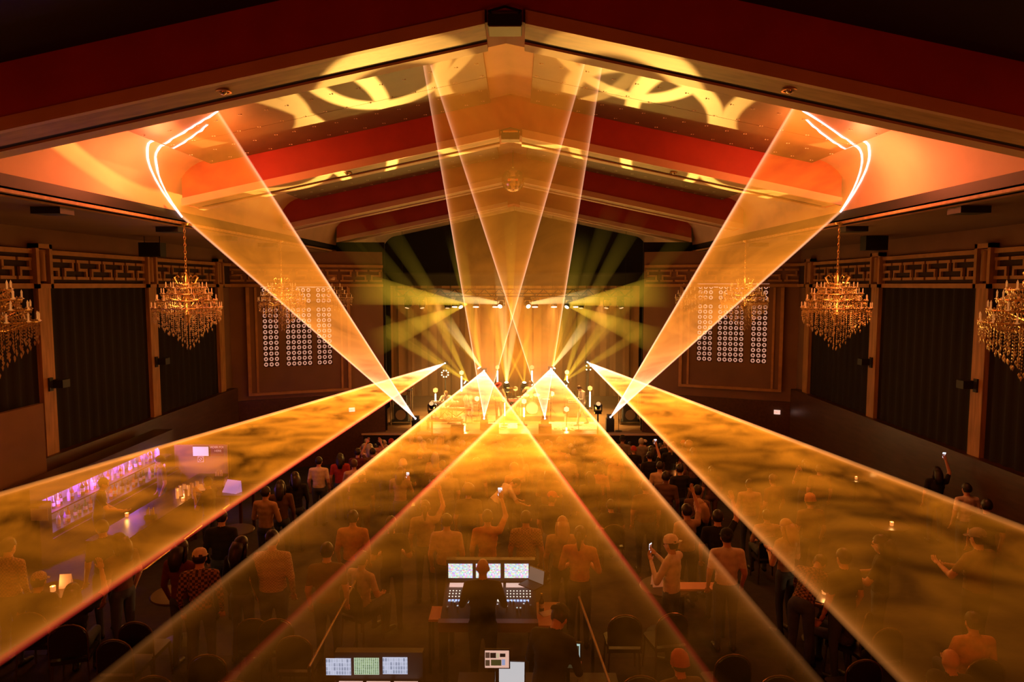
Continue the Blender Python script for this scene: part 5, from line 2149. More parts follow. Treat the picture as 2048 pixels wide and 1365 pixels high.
# ================================================================== TABLES AND CHAIRS IN THE HALL
M_TABLETOP = mat('dark_cocktail_table', (0.05, 0.025, 0.015), .3)
M_CHAIRMET = mat('chair_steel', (0.25, 0.18, 0.10), .3, .8)
M_VINYL = mat('black_chair_vinyl', (0.02, 0.016, 0.015), .35)
tsrc = None


def cocktail_table(p, label):
    global tsrc
    if tsrc is None:
        e = empty('cocktail_table', p, 0, label, 'table', 'round cocktail tables in the hall')
        k = MB()
        k.lathe([(0, .74), (.36, .74), (.375, .725), (.36, .71), (0, .71)], n=28)
        k.build('table_top', M_TABLETOP, e, True)
        k = MB()
        k.cyl((0, 0, .02), (0, 0, .71), .035, n=10)
        k.build('pedestal', M_BLACKMETAL, e, True)
        k = MB()
        k.lathe([(.26, 0), (.26, .015), (.04, .05)], n=20)
        k.build('base', M_BLACKMETAL, e, True)
        tsrc = e
        return e
    return copy_tree(tsrc, p, 0, label)


chsrc = None


def chair(p, rz, label):
    """facing local +y"""
    global chsrc
    if chsrc is None:
        e = empty('banquet_chair', p, rz, label, 'chair', 'black banquet chairs in the hall')
        k = MB()
        k.prism([(-.21, -.2, .42), (-.19, -.22, .42), (.19, -.22, .42), (.21, -.2, .42), (.22, .18, .42), (.18, .22, .42), (-.18, .22, .42), (-.22, .18, .42)], (0, 0, .05))
        k.build('seat', M_VINYL, e)
        k = MB()
        pts = [(.2 * math.cos(t), -.23 - .06 * math.sin(t) * .3, .74 + .17 * math.sin(t)) for t in [PI * q / 10 for q in range(11)]]
        k.prism([(-.2, -.24, .52)] + [(x, -.24, z) for x, y, z in reversed(pts)] + [(.2, -.24, .52)], (0, .035, 0))
        k.build('backrest', M_VINYL, e)
        k = MB()
        k.tube([(-.215, -.225, .42)] + [(x * 1.06, -.225, z * 1.005 + .01) for x, y, z in reversed(pts)] + [(.215, -.225, .42)], .011, 6)
        k.build('back_frame', M_CHAIRMET, e, True)
        for sx in (-1, 1):
            for sy in (-1, 1):
                k = MB()
                k.cyl((sx * .19, sy * .19, .42), (sx * .21, sy * .215, 0), .012, n=6)
                k.build('leg', M_CHAIRMET, e, True)
        chsrc = e
        return e
    return copy_tree(chsrc, p, rz, label)


def on_floor(x, y, h):
    """floor point such that something h above the floor shows at pixel (x, y)"""
    Y = 12.0
    for _ in range(60):
        p = atZ(x, y, floor_z(Y) + h)
        if p.y < 0 or p.y > 60:
            break
        Y = .5 * Y + .5 * p.y
    p = atY(x, y, Y)
    return Vector((p.x, p.y, floor_z(p.y)))


tabs = [((1355, 958), 'dark round table with a candle among the seats right of centre'), ((357, 1186), 'dark round table with a candle at the lower left'), ((1330, 1172), 'dark round table with a paper tent right of the console'),
        ((1710, 958), 'dark round table with a candle far right in the crowd'), ((1645, 1185), 'dark round table with candles before the leaning man at right'), ((112, 1180), 'dark round table with a paper bag lantern at the far left'),
        ((1780, 1050), 'dark round table with drinks at the right'), ((470, 1060), 'dark round table near the end of the bar'), ((820, 960), 'dark round table left of centre near the stage')]
tp_pts = []
for (xy, lab) in tabs:
    p = on_floor(xy[0], xy[1], .74)
    cocktail_table(p, lab)
    tp_pts.append(p)
for i_, lab in ((0, 'candle on the table among the seats right of centre'), (1, 'candle in a jar on the lower left table'), (3, 'candle on the table far right in the crowd'), (4, 'candle beside the leaning man at right'), (5, 'candle glowing behind the paper bag at the far left'), (6, 'candle beside the drinks at the right')):
    candle(tp_pts[i_] + Vector((0, -.06, .74)), lab, 1.6)
for (i_, dx, dy, lab) in ((2, -.12, 0, 'upright pale menu tent on the table right of the console'), (5, .1, .08, 'upright pale paper bag on the far left table')):
    e = empty('paper_tent', tp_pts[i_] + Vector((dx, dy, .74)), .15, lab, 'menu')
    k = MB()
    k.prism([(-.08, -.05, 0), (-.08, .0, .2), (-.08, .006, .2), (-.08, -.044, 0)], (.16, 0, 0))
    k.prism([(-.08, .05, 0), (-.08, .0, .2), (-.08, -.006, .2), (-.08, .044, 0)], (.16, 0, 0))
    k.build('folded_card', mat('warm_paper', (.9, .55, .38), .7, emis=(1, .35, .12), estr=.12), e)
p = on_floor(1404, 1172, .76)
e = empty('lit_side_table', p, 0, 'small rectangular table with a pale top before the bearded man', 'table')
k = MB()
k.box(-.35, .35, -.12, .12, .73, .76)
k.build('table_top', M_PALETOP, e)
for sx in (-.3, .3):
    k = MB()
    k.box(sx - .02, sx + .02, -.1, .1, 0, .73)
    k.build('leg', M_BLACKMETAL, e)
for i_, (x, y, rz) in enumerate(((1245, 1215, 0), (1330, 1212, .2), (520, 1222, 0), (560, 1222, .1), (290, 1228, 0), (250, 1262, 0), (600, 1255, 0), (1275, 1330, 0), (1450, 1290, .1), (1550, 1330, -.1), (430, 1290, .05), (1750, 1240, .2), (1705, 1300, .1), (330, 1330, 0), (480, 1340, .1))):
    p = on_floor(x, y, .92)
    chair(p, rz, 'empty black chair with steel-edged round back, %s' % (
        'just right of the barrier rail', 'second right of the rail', 'behind the patterned shirt', 'beside the chair behind the patterned shirt', 'in the dark gap at lower left', 'nearer the camera in the dark gap', 'left of the rail near the second console', 'bottom edge right of the rail', 'bottom edge in the middle right', 'bottom edge under the right dark gap', 'lower left in the left fan', 'lower right before the clapping man', 'lower right nearest the clapping man', 'bottom left edge', 'bottom left of the second console')[i_])

# ================================================================== PEOPLE
SKINS = [mat('skin_light', (0.62, 0.34, 0.22), .5), mat('skin_tan', (0.48, 0.25, 0.15), .5), mat('skin_brown', (0.24, 0.11, 0.06), .5)]
M_SHOE = mat('dark_shoe', (0.02, 0.015, 0.012), .5)
M_WSHOE = mat('white_shoe', (0.8, 0.75, 0.7), .5)
M_EYE = mat('eye_dark', (0.01, 0.008, 0.006), .2)
CLOTH = {
    'white': (0.78, 0.68, 0.58), 'grey': (0.22, 0.19, 0.17), 'black': (0.012, 0.011, 0.012), 'orange': (0.62, 0.28, 0.12), 'red': (0.42, 0.04, 0.03),
    'tan': (0.45, 0.30, 0.18), 'brown': (0.14, 0.075, 0.04), 'navy': (0.02, 0.025, 0.05), 'cream': (0.65, 0.50, 0.36), 'olive': (0.13, 0.12, 0.05), 'denim': (0.06, 0.08, 0.13), 'maroon': (0.12, 0.02, 0.02)}


def cloth(c):
    return mat('cloth_' + c, CLOTH[c], .85, noise=.15, nscale=12)


def checked(name, c1, c2, sc):
    if name in MATS:
        return MATS[name]
    m, nt = nodes_of(name)
    b_ = nt.nodes['Principled BSDF']
    tc = nt.nodes.new('ShaderNodeTexCoord')
    ck = nt.nodes.new('ShaderNodeTexChecker')
    ck.inputs['Color1'].default_value = (*c1, 1)
    ck.inputs['Color2'].default_value = (*c2, 1)
    ck.inputs['Scale'].default_value = sc
    nt.links.new(tc.outputs['Object'], ck.inputs['Vector'])
    nt.links.new(ck.outputs[0], b_.inputs['Base Color'])
    b_.inputs['Roughness'].default_value = .85
    MATS[name] = m
    return m


HAIRS = {'dark': mat('hair_dark', (0.02, 0.012, 0.008), .45), 'brown': mat('hair_brown', (0.10, 0.05, 0.02), .45), 'fair': mat('hair_fair', (0.45, 0.28, 0.12), .45), 'grey': mat('hair_grey', (0.4, 0.36, 0.32), .5)}


def joints(kind):
    J = dict(pelvis=(0, 0, .95), waist=(0, .0, 1.10), chest=(0, .0, 1.30), neck=(0, -.01, 1.47), head=(0, .025, 1.625),
             shL=(-.185, -.01, 1.42), elL=(-.245, -.03, 1.13), wrL=(-.235, .07, .89), shR=(.185, -.01, 1.42), elR=(.245, -.03, 1.13), wrR=(.235, .07, .89),
             hpL=(-.09, 0, .92), knL=(-.105, .02, .50), anL=(-.11, -.03, .09), toL=(-.13, .13, .035), hpR=(.09, 0, .92), knR=(.105, .02, .50), anR=(.11, -.03, .09), toR=(.13, .13, .035))
    J = {k_: Vector(v) for k_, v in J.items()}

    def up(d):
        for k_ in ('pelvis', 'waist', 'chest', 'neck', 'head', 'shL', 'elL', 'wrL', 'shR', 'elR', 'wrR'):
            J[k_] = J[k_] + Vector(d)

    def lean(deg, names=('waist', 'chest', 'neck', 'head', 'shL', 'elL', 'wrL', 'shR', 'elR', 'wrR')):
        R = Euler((-math.radians(deg), 0, 0)).to_matrix()
        for k_ in names:
            J[k_] = J['pelvis'] + R @ (J[k_] - J['pelvis'])

    def st_(**kw):
        for k_, v in kw.items():
            J[k_] = Vector(v)

    def nod(deg):
        R = Euler((-math.radians(deg), 0, 0)).to_matrix()
        J['head'] = J['neck'] + R @ (J['head'] - J['neck'])
    hp = 0
    if kind.startswith('seat') or kind in ('keys', 'drum'):
        up((0, 0, -.40))
        st_(hpL=(-.10, .02, .54), hpR=(.10, .02, .54), knL=(-.13, .43, .53), knR=(.13, .43, .53), anL=(-.12, .40, .09), anR=(.12, .40, .09), toL=(-.13, .55, .035), toR=(.13, .55, .035))
        st_(elL=(-.26, .03, .76), elR=(.26, .03, .76), wrL=(-.14, .27, .66), wrR=(.14, .27, .66))
    if kind == 'arm_up':
        st_(elR=(.30, .14, 1.60), wrR=(.24, .22, 1.86))
    if kind == 'both_up':
        st_(elR=(.32, .10, 1.58), wrR=(.20, .20, 1.85), elL=(-.32, .10, 1.58), wrL=(-.20, .20, 1.85))
    if kind == 'clasp':
        st_(elL=(-.27, .02, 1.12), elR=(.27, .02, 1.12), wrL=(-.05, .27, 1.16), wrR=(.05, .27, 1.18))
    if kind == 'clap_left':
        st_(elL=(-.30, .10, 1.16), elR=(.22, .12, 1.14), wrL=(-.22, .34, 1.20), wrR=(-.10, .36, 1.18))
    if kind == 'crossed':
        st_(elL=(-.25, .04, 1.13), elR=(.25, .04, 1.13), wrL=(.10, .17, 1.16), wrR=(-.10, .19, 1.20))
    if kind == 'phone':
        st_(elR=(.24, .12, 1.16), wrR=(.12, .30, 1.38), elL=(-.24, .10, 1.15), wrL=(-.06, .28, 1.34))
    if kind == 'bent':
        lean(50)
        st_(wrL=(-.22, .70, .88), wrR=(.22, .70, .88), elL=(-.28, .48, .98), elR=(.28, .48, .98))
        nod(10)
    if kind == 'hunch':
        lean(14)
        nod(28)
        st_(elL=(-.27, .12, 1.12), elR=(.27, .12, 1.12), wrL=(-.16, .36, 1.02), wrR=(.16, .36, 1.02))
    if kind == 'desk':
        lean(5)
        st_(elL=(-.27, .14, 1.12), elR=(.27, .14, 1.12), wrL=(-.20, .40, 1.08), wrR=(.20, .40, 1.08))
    if kind == 'seat_lean':
        lean(24)
        st_(elL=(-.28, .30, .70), elR=(.28, .30, .70), wrL=(-.10, .50, .78), wrR=(.10, .50, .78))
    if kind == 'seat_desk':
        lean(8)
        st_(elL=(-.27, .16, .80), elR=(.27, .16, .80), wrL=(-.22, .42, .84), wrR=(.22, .42, .84))
    if kind == 'seat_up':
        st_(elR=(.33, .16, 1.16), wrR=(.28, .22, 1.42))
    if kind == 'reach':
        lean(8)
        st_(elR=(.34, .20, 1.18), wrR=(.30, .46, 1.12), elL=(-.25, .08, 1.13), wrL=(-.2, .30, 1.0))
    if kind == 'keys':
        lean(10)
        nod(22)
        st_(elL=(-.28, .20, .84), elR=(.28, .20, .84), wrL=(-.22, .46, .86), wrR=(.22, .46, .86))
    if kind == 'drum':
        st_(elL=(-.33, .14, .86), elR=(.33, .14, .86), wrL=(-.28, .38, .98), wrR=(.28, .38, .98))
    if kind == 'guitar':
        nod(16)
        st_(elL=(-.40, .12, 1.16), wrL=(-.46, .32, 1.22), elR=(.30, .02, 1.14), wrR=(.10, .21, 1.06), knL=(-.12, .05, .50), anL=(-.16, .02, .09), toL=(-.2, .18, .035))
    if kind == 'walk':
        nod(30)
        lean(6)
        st_(elL=(-.25, .10, 1.14), wrL=(-.16, .32, 1.12), elR=(.26, .06, 1.12), wrR=(.12, .28, 1.04), knL=(-.10, .22, .50), anL=(-.11, .30, .09), toL=(-.12, .47, .04), knR=(.10, -.08, .49), anR=(.11, -.30, .10), toR=(.12, -.14, .035))
    return J


def unit(v):
    return v.normalized() if v.length > 1e-6 else Vector((0, 0, 1))


def body_mesh(kind, short_sleeve=True, bulk=1.0):
    J = joints(kind)
    k = MB()
    S = []        # sample spheres with tags 0 skin 1 top 2 trousers 3 shoes

    def ball(c, r, t):
        rr = r if isinstance(r, tuple) else (r, r, r)
        k.ball(c, rr, 12, 8)
        S.append((Vector(c), (rr[0] + rr[1] + rr[2]) / 3, t))

    def limb(a, b_, r0, r1, t, t2=None, cut=.5):
        a, b_ = Vector(a), Vector(b_)
        n_ = max(2, int((b_ - a).length / .05))
        k.cyl(a, b_, r0, r1, 12)
        for j in range(n_ + 1):
            f = j / n_
            tt = t if (t2 is None or f < cut) else t2
            r = r0 + (r1 - r0) * f
            S.append((a.lerp(b_, f), r, tt))
        k.ball(a, r0, 10, 6)
        k.ball(b_, r1, 10, 6)
    B = bulk
    spine = [(J['pelvis'], (.155 * B, .115 * B, .12)), (J['pelvis'].lerp(J['waist'], .5), (.15 * B, .112 * B, .12)), (J['waist'], (.145 * B, .11 * B, .12)), (J['waist'].lerp(J['chest'], .5), (.155 * B, .112 * B, .12)),
             (J['chest'], (.172 * B, .118, .13)), (J['chest'].lerp(J['neck'], .5), (.165, .105, .11))]
    for i_, (c, r) in enumerate(spine):
        ball(c, r, 2 if i_ == 0 else 1)
    limb(J['shL'], J['neck'] + Vector((0, 0, -.03)), .062, .065, 1)
    limb(J['shR'], J['neck'] + Vector((0, 0, -.03)), .062, .065, 1)
    limb(J['neck'] + Vector((0, 0, -.02)), J['head'] + (J['neck'] - J['head']) * .35, .055, .052, 0)
    hd = J['head']
    ax = unit(hd - J['neck'])
    fw = unit(Vector((0, 1, 0)) - ax * ax.y)
    ball(hd + ax * .018 - fw * .012, (.078, .095, .10), 0)
    ball(hd - ax * .045 + fw * .03, (.060, .062, .07), 0)
    ball(hd - ax * .085 + fw * .062, (.028, .024, .022), 0)
    ball(hd - ax * .02 + fw * .10, (.013, .020, .022), 0)
    ball(hd + ax * .025 + fw * .078, (.05, .02, .014), 0)
    for s in (-1, 1):
        ball(hd + Vector((s * .08, 0, 0)) - ax * .015, (.012, .022, .032), 0)
    for sd in ('L', 'R'):
        limb(J['sh' + sd], J['el' + sd], .058, .046, 1, 0 if short_sleeve else 1, .72)
        limb(J['el' + sd], J['wr' + sd], .042, .028, 0 if short_sleeve else 1)
        limb(J['hp' + sd], J['kn' + sd], .088 * B, .060, 2)
        limb(J['kn' + sd], J['an' + sd], .058, .042, 2)
        limb(J['an' + sd] + Vector((0, -.02, -.04)), J['to' + sd], .045, .036, 3)
    tmp_me = bpy.data.meshes.new('tmp')
    tmp_me.from_pydata(k.v, [], k.f)
    ob = bpy.data.objects.new('tmp', tmp_me)
    TMP.collection.objects.link(ob)
    md = ob.modifiers.new('r', 'REMESH')
    md.mode = 'VOXEL'
    md.voxel_size = .017
    ms = ob.modifiers.new('s', 'SMOOTH')
    ms.factor = .5
    ms.iterations = 3
    with bpy.context.temp_override(scene=TMP, view_layer=TMP.view_layers[0]):
        dg = bpy.context.evaluated_depsgraph_get()
    me0 = bpy.data.meshes.new_from_object(ob.evaluated_get(dg))
    n_ = len(me0.vertices)
    co = np.empty(n_ * 3)
    me0.vertices.foreach_get('co', co)
    co = co.reshape(-1, 3)
    faces = [tuple(p.vertices) for p in me0.polygons]
    bpy.data.objects.remove(ob)
    bpy.data.meshes.remove(tmp_me)
    bpy.data.meshes.remove(me0)
    fc = np.array([co[list(f)].mean(0) for f in faces])
    C = np.array([s_[0] for s_ in S])
    Rr = np.array([s_[1] for s_ in S])
    T = np.array([s_[2] for s_ in S])
    tags = np.empty(len(fc), int)
    for i_ in range(0, len(fc), 2000):
        D = np.linalg.norm(fc[i_:i_ + 2000, None] - C[None], axis=2) / Rr[None]
        tags[i_:i_ + 2000] = T[D.argmin(1)]
    out = MB()
    out.v = [tuple(c) for c in co]
    out.f = [list(f) for f in faces]
    out.mi = list(tags)
    # hands: palm, four fingers of unequal length and a thumb from its side
    out.cur = 0
    for sd, sx in (('L', -1), ('R', 1)):
        w = J['wr' + sd]
        d = unit(w - J['el' + sd])
        side = Vector((-sx, 0, 0))
        side = unit(side - d * side.dot(d))
        nrm = d.cross(side) * sx
        pc = w + d * .045
        R = Matrix((side, nrm, d)).transposed()
        b0 = len(out.v)
        q = MB()
        q.ball((0, 0, 0), (.040, .016, .055), 10, 6)
        out.add([pc + R @ Vector(p) for p in q.v], q.f)
        for fi, (off, ln) in enumerate(((.028, .066), (.010, .074), (-.009, .069), (-.026, .054))):
            a = pc + d * .042 + side * off
            m1 = a + d * ln * .55 + nrm * .012
            m2 = m1 + d * ln * .40 + nrm * .028
            out.tube([a - d * .02, a, m1, m2], [.009, .009, .008, .006], 6)
        a = pc + side * .034 - d * .015
        out.tube([a - side * .015, a + side * .012 + d * .02, a + side * .022 + d * .055 + nrm * .012], [.011, .010, .007], 6)
    out.cur = 4
    for s in (-1, 1):
        out.ball(hd + Vector((s * .031, 0, 0)) + ax * .002 + fw * .083, .009, 8, 6)
    me = bpy.data.meshes.new('person_' + kind)
    me.from_pydata(out.v, [], out.f)
    for m_ in (SKINS[0], cloth('grey'), cloth('denim'), M_SHOE, M_EYE):
        me.materials.append(m_)
    me.polygons.foreach_set('material_index', [int(v) for v in out.mi])
    me.polygons.foreach_set('use_smooth', [True] * len(me.polygons))
    me.update()
    return me, J, ax, fw


BODIES = {}
TMP = bpy.data.scenes.new('modelling')
HEADGEAR = {}


def get_body(kind, ss=True, bulk=1.0):
    key = (kind, ss, bulk)
    if key not in BODIES:
        BODIES[key] = body_mesh(kind, ss, bulk)
    return BODIES[key]


def hair_mesh(style):
    """in head space: origin at head centre, z up, y forward"""
    if style in HEADGEAR:
        return HEADGEAR[style]
    k = MB()
    if style in ('short', 'long', 'tail', 'afro'):
        r = (.086, .104, .108) if style != 'afro' else (.12, .13, .13)
        c = Vector((0, -.016, .024 if style != 'afro' else .04))
        n_, m_ = 20, 14
        vs = []
        for i_ in range(m_ + 1):
            ph = -PI / 2 + PI * i_ / m_
            for j in range(n_):
                t = 2 * PI * j / n_
                wob = 1 + .03 * math.sin(5 * t + 3 * ph)
                vs.append(c + Vector((r[0] * wob * math.cos(ph) * math.cos(t), r[1] * wob * math.cos(ph) * math.sin(t), r[2] * math.sin(ph))))
        fs = []
        for i_ in range(m_):
            for j in range(n_):
                f = (i_ * n_ + j, i_ * n_ + (j + 1) % n_, (i_ + 1) * n_ + (j + 1) % n_, (i_ + 1) * n_ + j)
                cc = sum((vs[q] for q in f), Vector()) / 4
                if cc.z > .035 - .9 * min(0, cc.y) * 0 and (cc.y < .055 or cc.z > .075) or (cc.y < -.005 and cc.z > -.06):
                    fs.append(f)
        k.add(vs, fs)
        if style == 'long':
            k.tube([(0, -.07, .04), (0, -.10, -.05), (0, -.11, -.16), (0, -.10, -.27)], [.075, .09, .085, .05], 12)
            for s in (-1, 1):
                k.tube([(s * .07, -.01, .03), (s * .085, -.02, -.07), (s * .085, -.03, -.18)], [.025, .03, .02], 8)
        if style == 'tail':
            k.tube([(0, -.10, .05), (0, -.15, .03), (0, -.15, -.08), (0, -.12, -.2)], [.02, .035, .035, .012], 10)
        me = k.mesh('hair_' + style, [HAIRS['dark']], 'full')
    elif style in ('cap', 'cap_back', 'bucket', 'beanie', 'hat'):
        dome = [(.0, .125), (.04, .12), (.075, .098), (.093, .06), (.097, .02)] if style != 'beanie' else [(.0, .14), (.05, .13), (.085, .095), (.1, .04), (.1, -.015), (.104, -.015), (.104, .015)]
        if style == 'hat':
            dome = [(.0, .135), (.06, .14), (.085, .12), (.092, .03), (.17, .025), (.18, .035), (.17, .018), (.09, .02)]
        if style == 'bucket':
            dome = [(.0, .13), (.07, .128), (.088, .10), (.098, .04), (.15, -.02), (.15, -.025), (.098, .03)]
        n_ = 20
        vs, fs = [], []
        for r, z in dome:
            for j in range(n_):
                t = 2 * PI * j / n_
                vs.append((r * .93 * math.cos(t), r * 1.1 * math.sin(t) - .012, z + .01))
        for i_ in range(len(dome) - 1):
            for j in range(n_):
                fs.append((i_ * n_ + j, i_ * n_ + (j + 1) % n_, (i_ + 1) * n_ + (j + 1) % n_, (i_ + 1) * n_ + j))
        k.add(vs, fs)
        if style in ('cap', 'cap_back'):
            sg = 1 if style == 'cap' else -1
            outl = [(.08 * math.cos(t), sg * (.085 + .085 * math.sin(t)), .022 + .012 * math.sin(t)) for t in [PI * q / 10 for q in range(11)]]
            k.prism([(x, y, z) for x, y, z in outl], (0, 0, .006))
        me = k.mesh('headgear_' + style, [cloth('black')], True)
    HEADGEAR[style] = me
    return me


PEOPLE = []


def person(loc, pose, yaw, label, top='grey', legs='denim', skin=0, hair='short', hcol='dark', cap=None, ccol='black', h=1.0, ss=True, bulk=1.0, group='audience', shoe=None, name='person', cat='person', width=1.0):
    me, J, ax, fw = get_body(pose, ss, bulk)
    o = link(name, me)
    o.location = loc
    o.rotation_euler = (0, 0, yaw)
    o.scale = (h * width, h * width, h)
    mats_ = [SKINS[skin], top if not isinstance(top, str) else cloth(top), legs if not isinstance(legs, str) else cloth(legs), shoe or M_SHOE, M_EYE]
    for i_, m_ in enumerate(mats_):
        o.material_slots[i_].link = 'OBJECT'
        o.material_slots[i_].material = m_
    tag(o, label, cat, group)
    o['pose'] = pose
    x = fw.cross(ax)
    R = Matrix((x, fw, ax)).transposed()
    for st, mt, nm in ((hair, HAIRS[hcol], 'hair'), (cap, None, 'cap')):
        if not st:
            continue
        hm = hair_mesh(st)
        c = link(nm if nm == 'hair' else ('beanie' if st == 'beanie' else 'hat' if st in ('hat', 'bucket') else 'cap'), hm, o)
        c.matrix_local = Matrix.Translation(J['head']) @ R.to_4x4()
        c.material_slots[0].link = 'OBJECT'
        c.material_slots[0].material = mt if mt else (ccol if not isinstance(ccol, str) else cloth(ccol))
    PEOPLE.append(o)
    return o


SEAT_H, STAND_H = 1.355, 1.745


def at_head(x, y, pose='stand', h=1.0):
    """standing place of a person whose head top shows at pixel (x, y)"""
    hh = {'seat': SEAT_H, 'hunch': 1.66, 'bent': 1.42}.get(pose.split('_')[0] if pose.startswith('seat') else pose, STAND_H) * h
    if pose == 'seat_lean':
        hh = 1.27 * h
    return on_floor(x, y, hh)


PLAID = checked('plaid_flannel', (0.30, 0.16, 0.08), (0.05, 0.025, 0.015), 28)
PATTERN = checked('patterned_shirt', (0.55, 0.36, 0.20), (0.28, 0.16, 0.08), 40)
PATTERN2 = checked('speckled_shirt', (0.60, 0.45, 0.30), (0.36, 0.24, 0.14), 55)


def aud_p(x, y, pose, yaw, label, **kw):
    h = kw.get('h', 1.0)
    p = at_head(x, y, pose, h)
    o = person(p, pose, yaw, label, **kw)
    if pose.startswith('seat'):
        chair(p + Vector((0, 0, 0)), yaw, 'chair of the ' + ' '.join(label.split()[:12]))
    return o


# distinct members of the audience, by where they stand
aud_p(14, 1078, 'stand', -.1, 'man in a pale patterned shirt cut by the left edge', top=PATTERN, hair='short', ss=False, bulk=1.1)
aud_p(75, 1146, 'seat', .1, 'seated man in a pale patterned cap at the far left', top='black', cap='cap', ccol=PATTERN2)
aud_p(143, 1168, 'seat_up', .3, 'seated person raising a bare arm beside the paper bag', top='black', hair='long')
aud_p(240, 1068, 'stand', 1.2, 'dark figure leaning at the bar counter', top='brown', hair='long')
aud_p(205, 1042, 'stand', 1.0, 'dark figure further along the bar counter', top='black', hair='short')
aud_p(398, 1100, 'stand', .2, 'man in a plaid shirt and a pale-fronted cap in the left dark gap', top=PLAID, cap='cap', ccol='cream', ss=False)
aud_p(360, 1082, 'stand', -.2, 'person in a maroon coat beside the man in plaid', top='maroon', hair='long', ss=False)
aud_p(442, 1022, 'stand', .1, 'broad dark-clad man with his back turned by the bar end', top='black', bulk=1.15, ss=False)
aud_p(480, 1075, 'stand', -.3, 'dark-clad woman just right of the broad man', top='black', hair='long', ss=False)
aud_p(543, 1063, 'stand', .05, 'big man in a patterned shirt inside the left centre fan', top=PATTERN2, bulk=1.2, ss=False, h=1.05)
aud_p(637, 915, 'stand', 0, 'man in a pale tee shirt standing in the left dark gap', top='white', h=1.0, bulk=1.1)
aud_p(680, 908, 'stand', .2, 'person in a red top right of the pale tee shirt', top='red', hair='long')
aud_p(715, 898, 'stand', -.1, 'person in a dark red jacket near the stage corner', top='maroon', ss=False)
aud_p(745, 897, 'both_up', 0, 'person with both hands up at the left stage corner', top='brown')
aud_p(590, 945, 'stand', .4, 'dark figure left of the pale tee shirt', top='black', hair='long', ss=False)
aud_p(560, 962, 'stand', .2, 'dark-clad person with long hair near the fan edge', top='brown', hair='long', ss=False)
aud_p(530, 975, 'clasp', -.2, 'person in a tan jacket by the far table of the bar', top='tan', ss=False)
aud_p(705, 1023, 'stand', 0, 'man in an orange tee shirt left of the mixing desk', top='orange', bulk=1.1)
aud_p(653, 1088, 'stand', .1, 'man in a brown tee shirt before the barrier rail', top='brown', bulk=1.1)
aud_p(722, 1104, 'seat', -.5, 'seated man in a pale shirt by the barrier rail', top='cream')
aud_p(782, 1035, 'clasp', .2, 'person in a black top beside the orange tee shirt', top='black', hair='tail')
aud_p(850, 1003, 'arm_up', .1, 'woman with a raised arm and pony tail left of centre', top='tan', hair='tail', hcol='brown')
aud_p(893, 1030, 'stand', 0, 'man in a pale tee shirt with a dark centre stripe', top='cream', bulk=1.1)
aud_p(937, 972, 'stand', .1, 'curly-haired person in the centre of the crowd', top='olive', hair='afro', hcol='brown')
aud_p(985, 965, 'bent', -1.2, 'man in a pale shirt bending sideways in the centre', top='white')
aud_p(1052, 1024, 'stand', 0, 'man in a speckled shirt in the centre of the crowd', top=PATTERN, bulk=1.1)
aud_p(975, 1022, 'arm_up', .1, 'person holding up a small light behind the mixing desk', top='orange')
aud_p(1103, 985, 'stand', -.6, 'person in a red cap right of centre', top='black', cap='cap', ccol='red')
aud_p(1125, 1035, 'stand', 0, 'woman with long fair hair right of centre', top='tan', hair='long', hcol='fair')
aud_p(1160, 1055, 'clasp', -.2, 'person in an orange top beside the fair-haired woman', top='orange', hair='tail')
aud_p(1222, 1000, 'seat', .1, 'seated man with close-cropped hair right of the centre fan edge', top='black')
aud_p(1292, 962, 'stand', 0, 'broad man in a brown shirt in the right centre fan', top='brown', bulk=1.25, h=1.04)
aud_p(1180, 945, 'stand', .2, 'person in an olive jacket with a hood right of centre', top='olive', hair='long', ss=False)
aud_p(1345, 1072, 'phone', .9, 'bearded man in a white cap holding his phone up', top='white', cap='cap_back', ccol='white', ss=False)
aud_p(1455, 1060, 'stand', 0, 'man in a dark cap and pale shirt at the edge of the right dark gap', top='white', cap='cap', ccol='black', bulk=1.1)
aud_p(1375, 1010, 'arm_up', .3, 'person raising a hand behind the bearded man', top='tan')
aud_p(1320, 925, 'stand', 0, 'man in a pale top in the far right dark gap', top='cream', h=.98)
aud_p(1300, 905, 'arm_up', .1, 'person filming with a raised phone in the far right dark gap', top='black')
aud_p(1395, 972, 'stand', -.3, 'person in a brown hood in the right dark gap', top='brown', ss=False)
aud_p(1400, 1000, 'stand', .6, 'person with long fair hair in the right dark gap', top='black', hair='long', hcol='fair')
aud_p(1436, 1022, 'arm_up', -.2, 'dark figure lifting an arm in the right dark gap', top='black')
aud_p(1360, 930, 'stand', .2, 'dark figure with a bright rim of hair in the right dark gap', top='black')
aud_p(1548, 950, 'stand', .4, 'person with reddish hair in the right fan', top='maroon', hcol='brown')
aud_p(1500, 960, 'stand', -.1, 'small figure left of the reddish hair', top='tan', h=.97)
aud_p(1622, 990, 'stand', .1, 'person in a round pale cap in the right fan', top='brown', cap='beanie', ccol='orange')
aud_p(1612, 920, 'phone', .2, 'person glowing at the rim near the right wall', top='olive', hair='long')
aud_p(1640, 930, 'stand', -.2, 'companion of the rim-lit person near the right wall', top='brown')
aud_p(1575, 1040, 'clasp', .5, 'person with clasped hands in the right fan', top='tan', hair='long', hcol='fair')
aud_p(1690, 1100, 'stand', .3, 'broad dark figure in the middle of the right fan', top='black', bulk=1.2)
aud_p(1765, 1072, 'clap_left', .9, 'person pointing across in the right fan', top='black', hair='long')
aud_p(1605, 1140, 'bent', -.8, 'man in a plaid shirt leaning over a candle at right', top=PLAID, ss=False)
aud_p(1700, 1165, 'seat_lean', .8, 'seated person leaning to the candle from the right', top='black', hair='long')
aud_p(1960, 1060, 'clap_left', .3, 'tall man in a grey cap clapping at the right edge', top='brown', legs='black', cap='cap', ccol='grey', bulk=1.2, h=1.08)
aud_p(1935, 968, 'stand', 0, 'person in a white shirt by the right wall', top='white', h=.98, bulk=1.1)
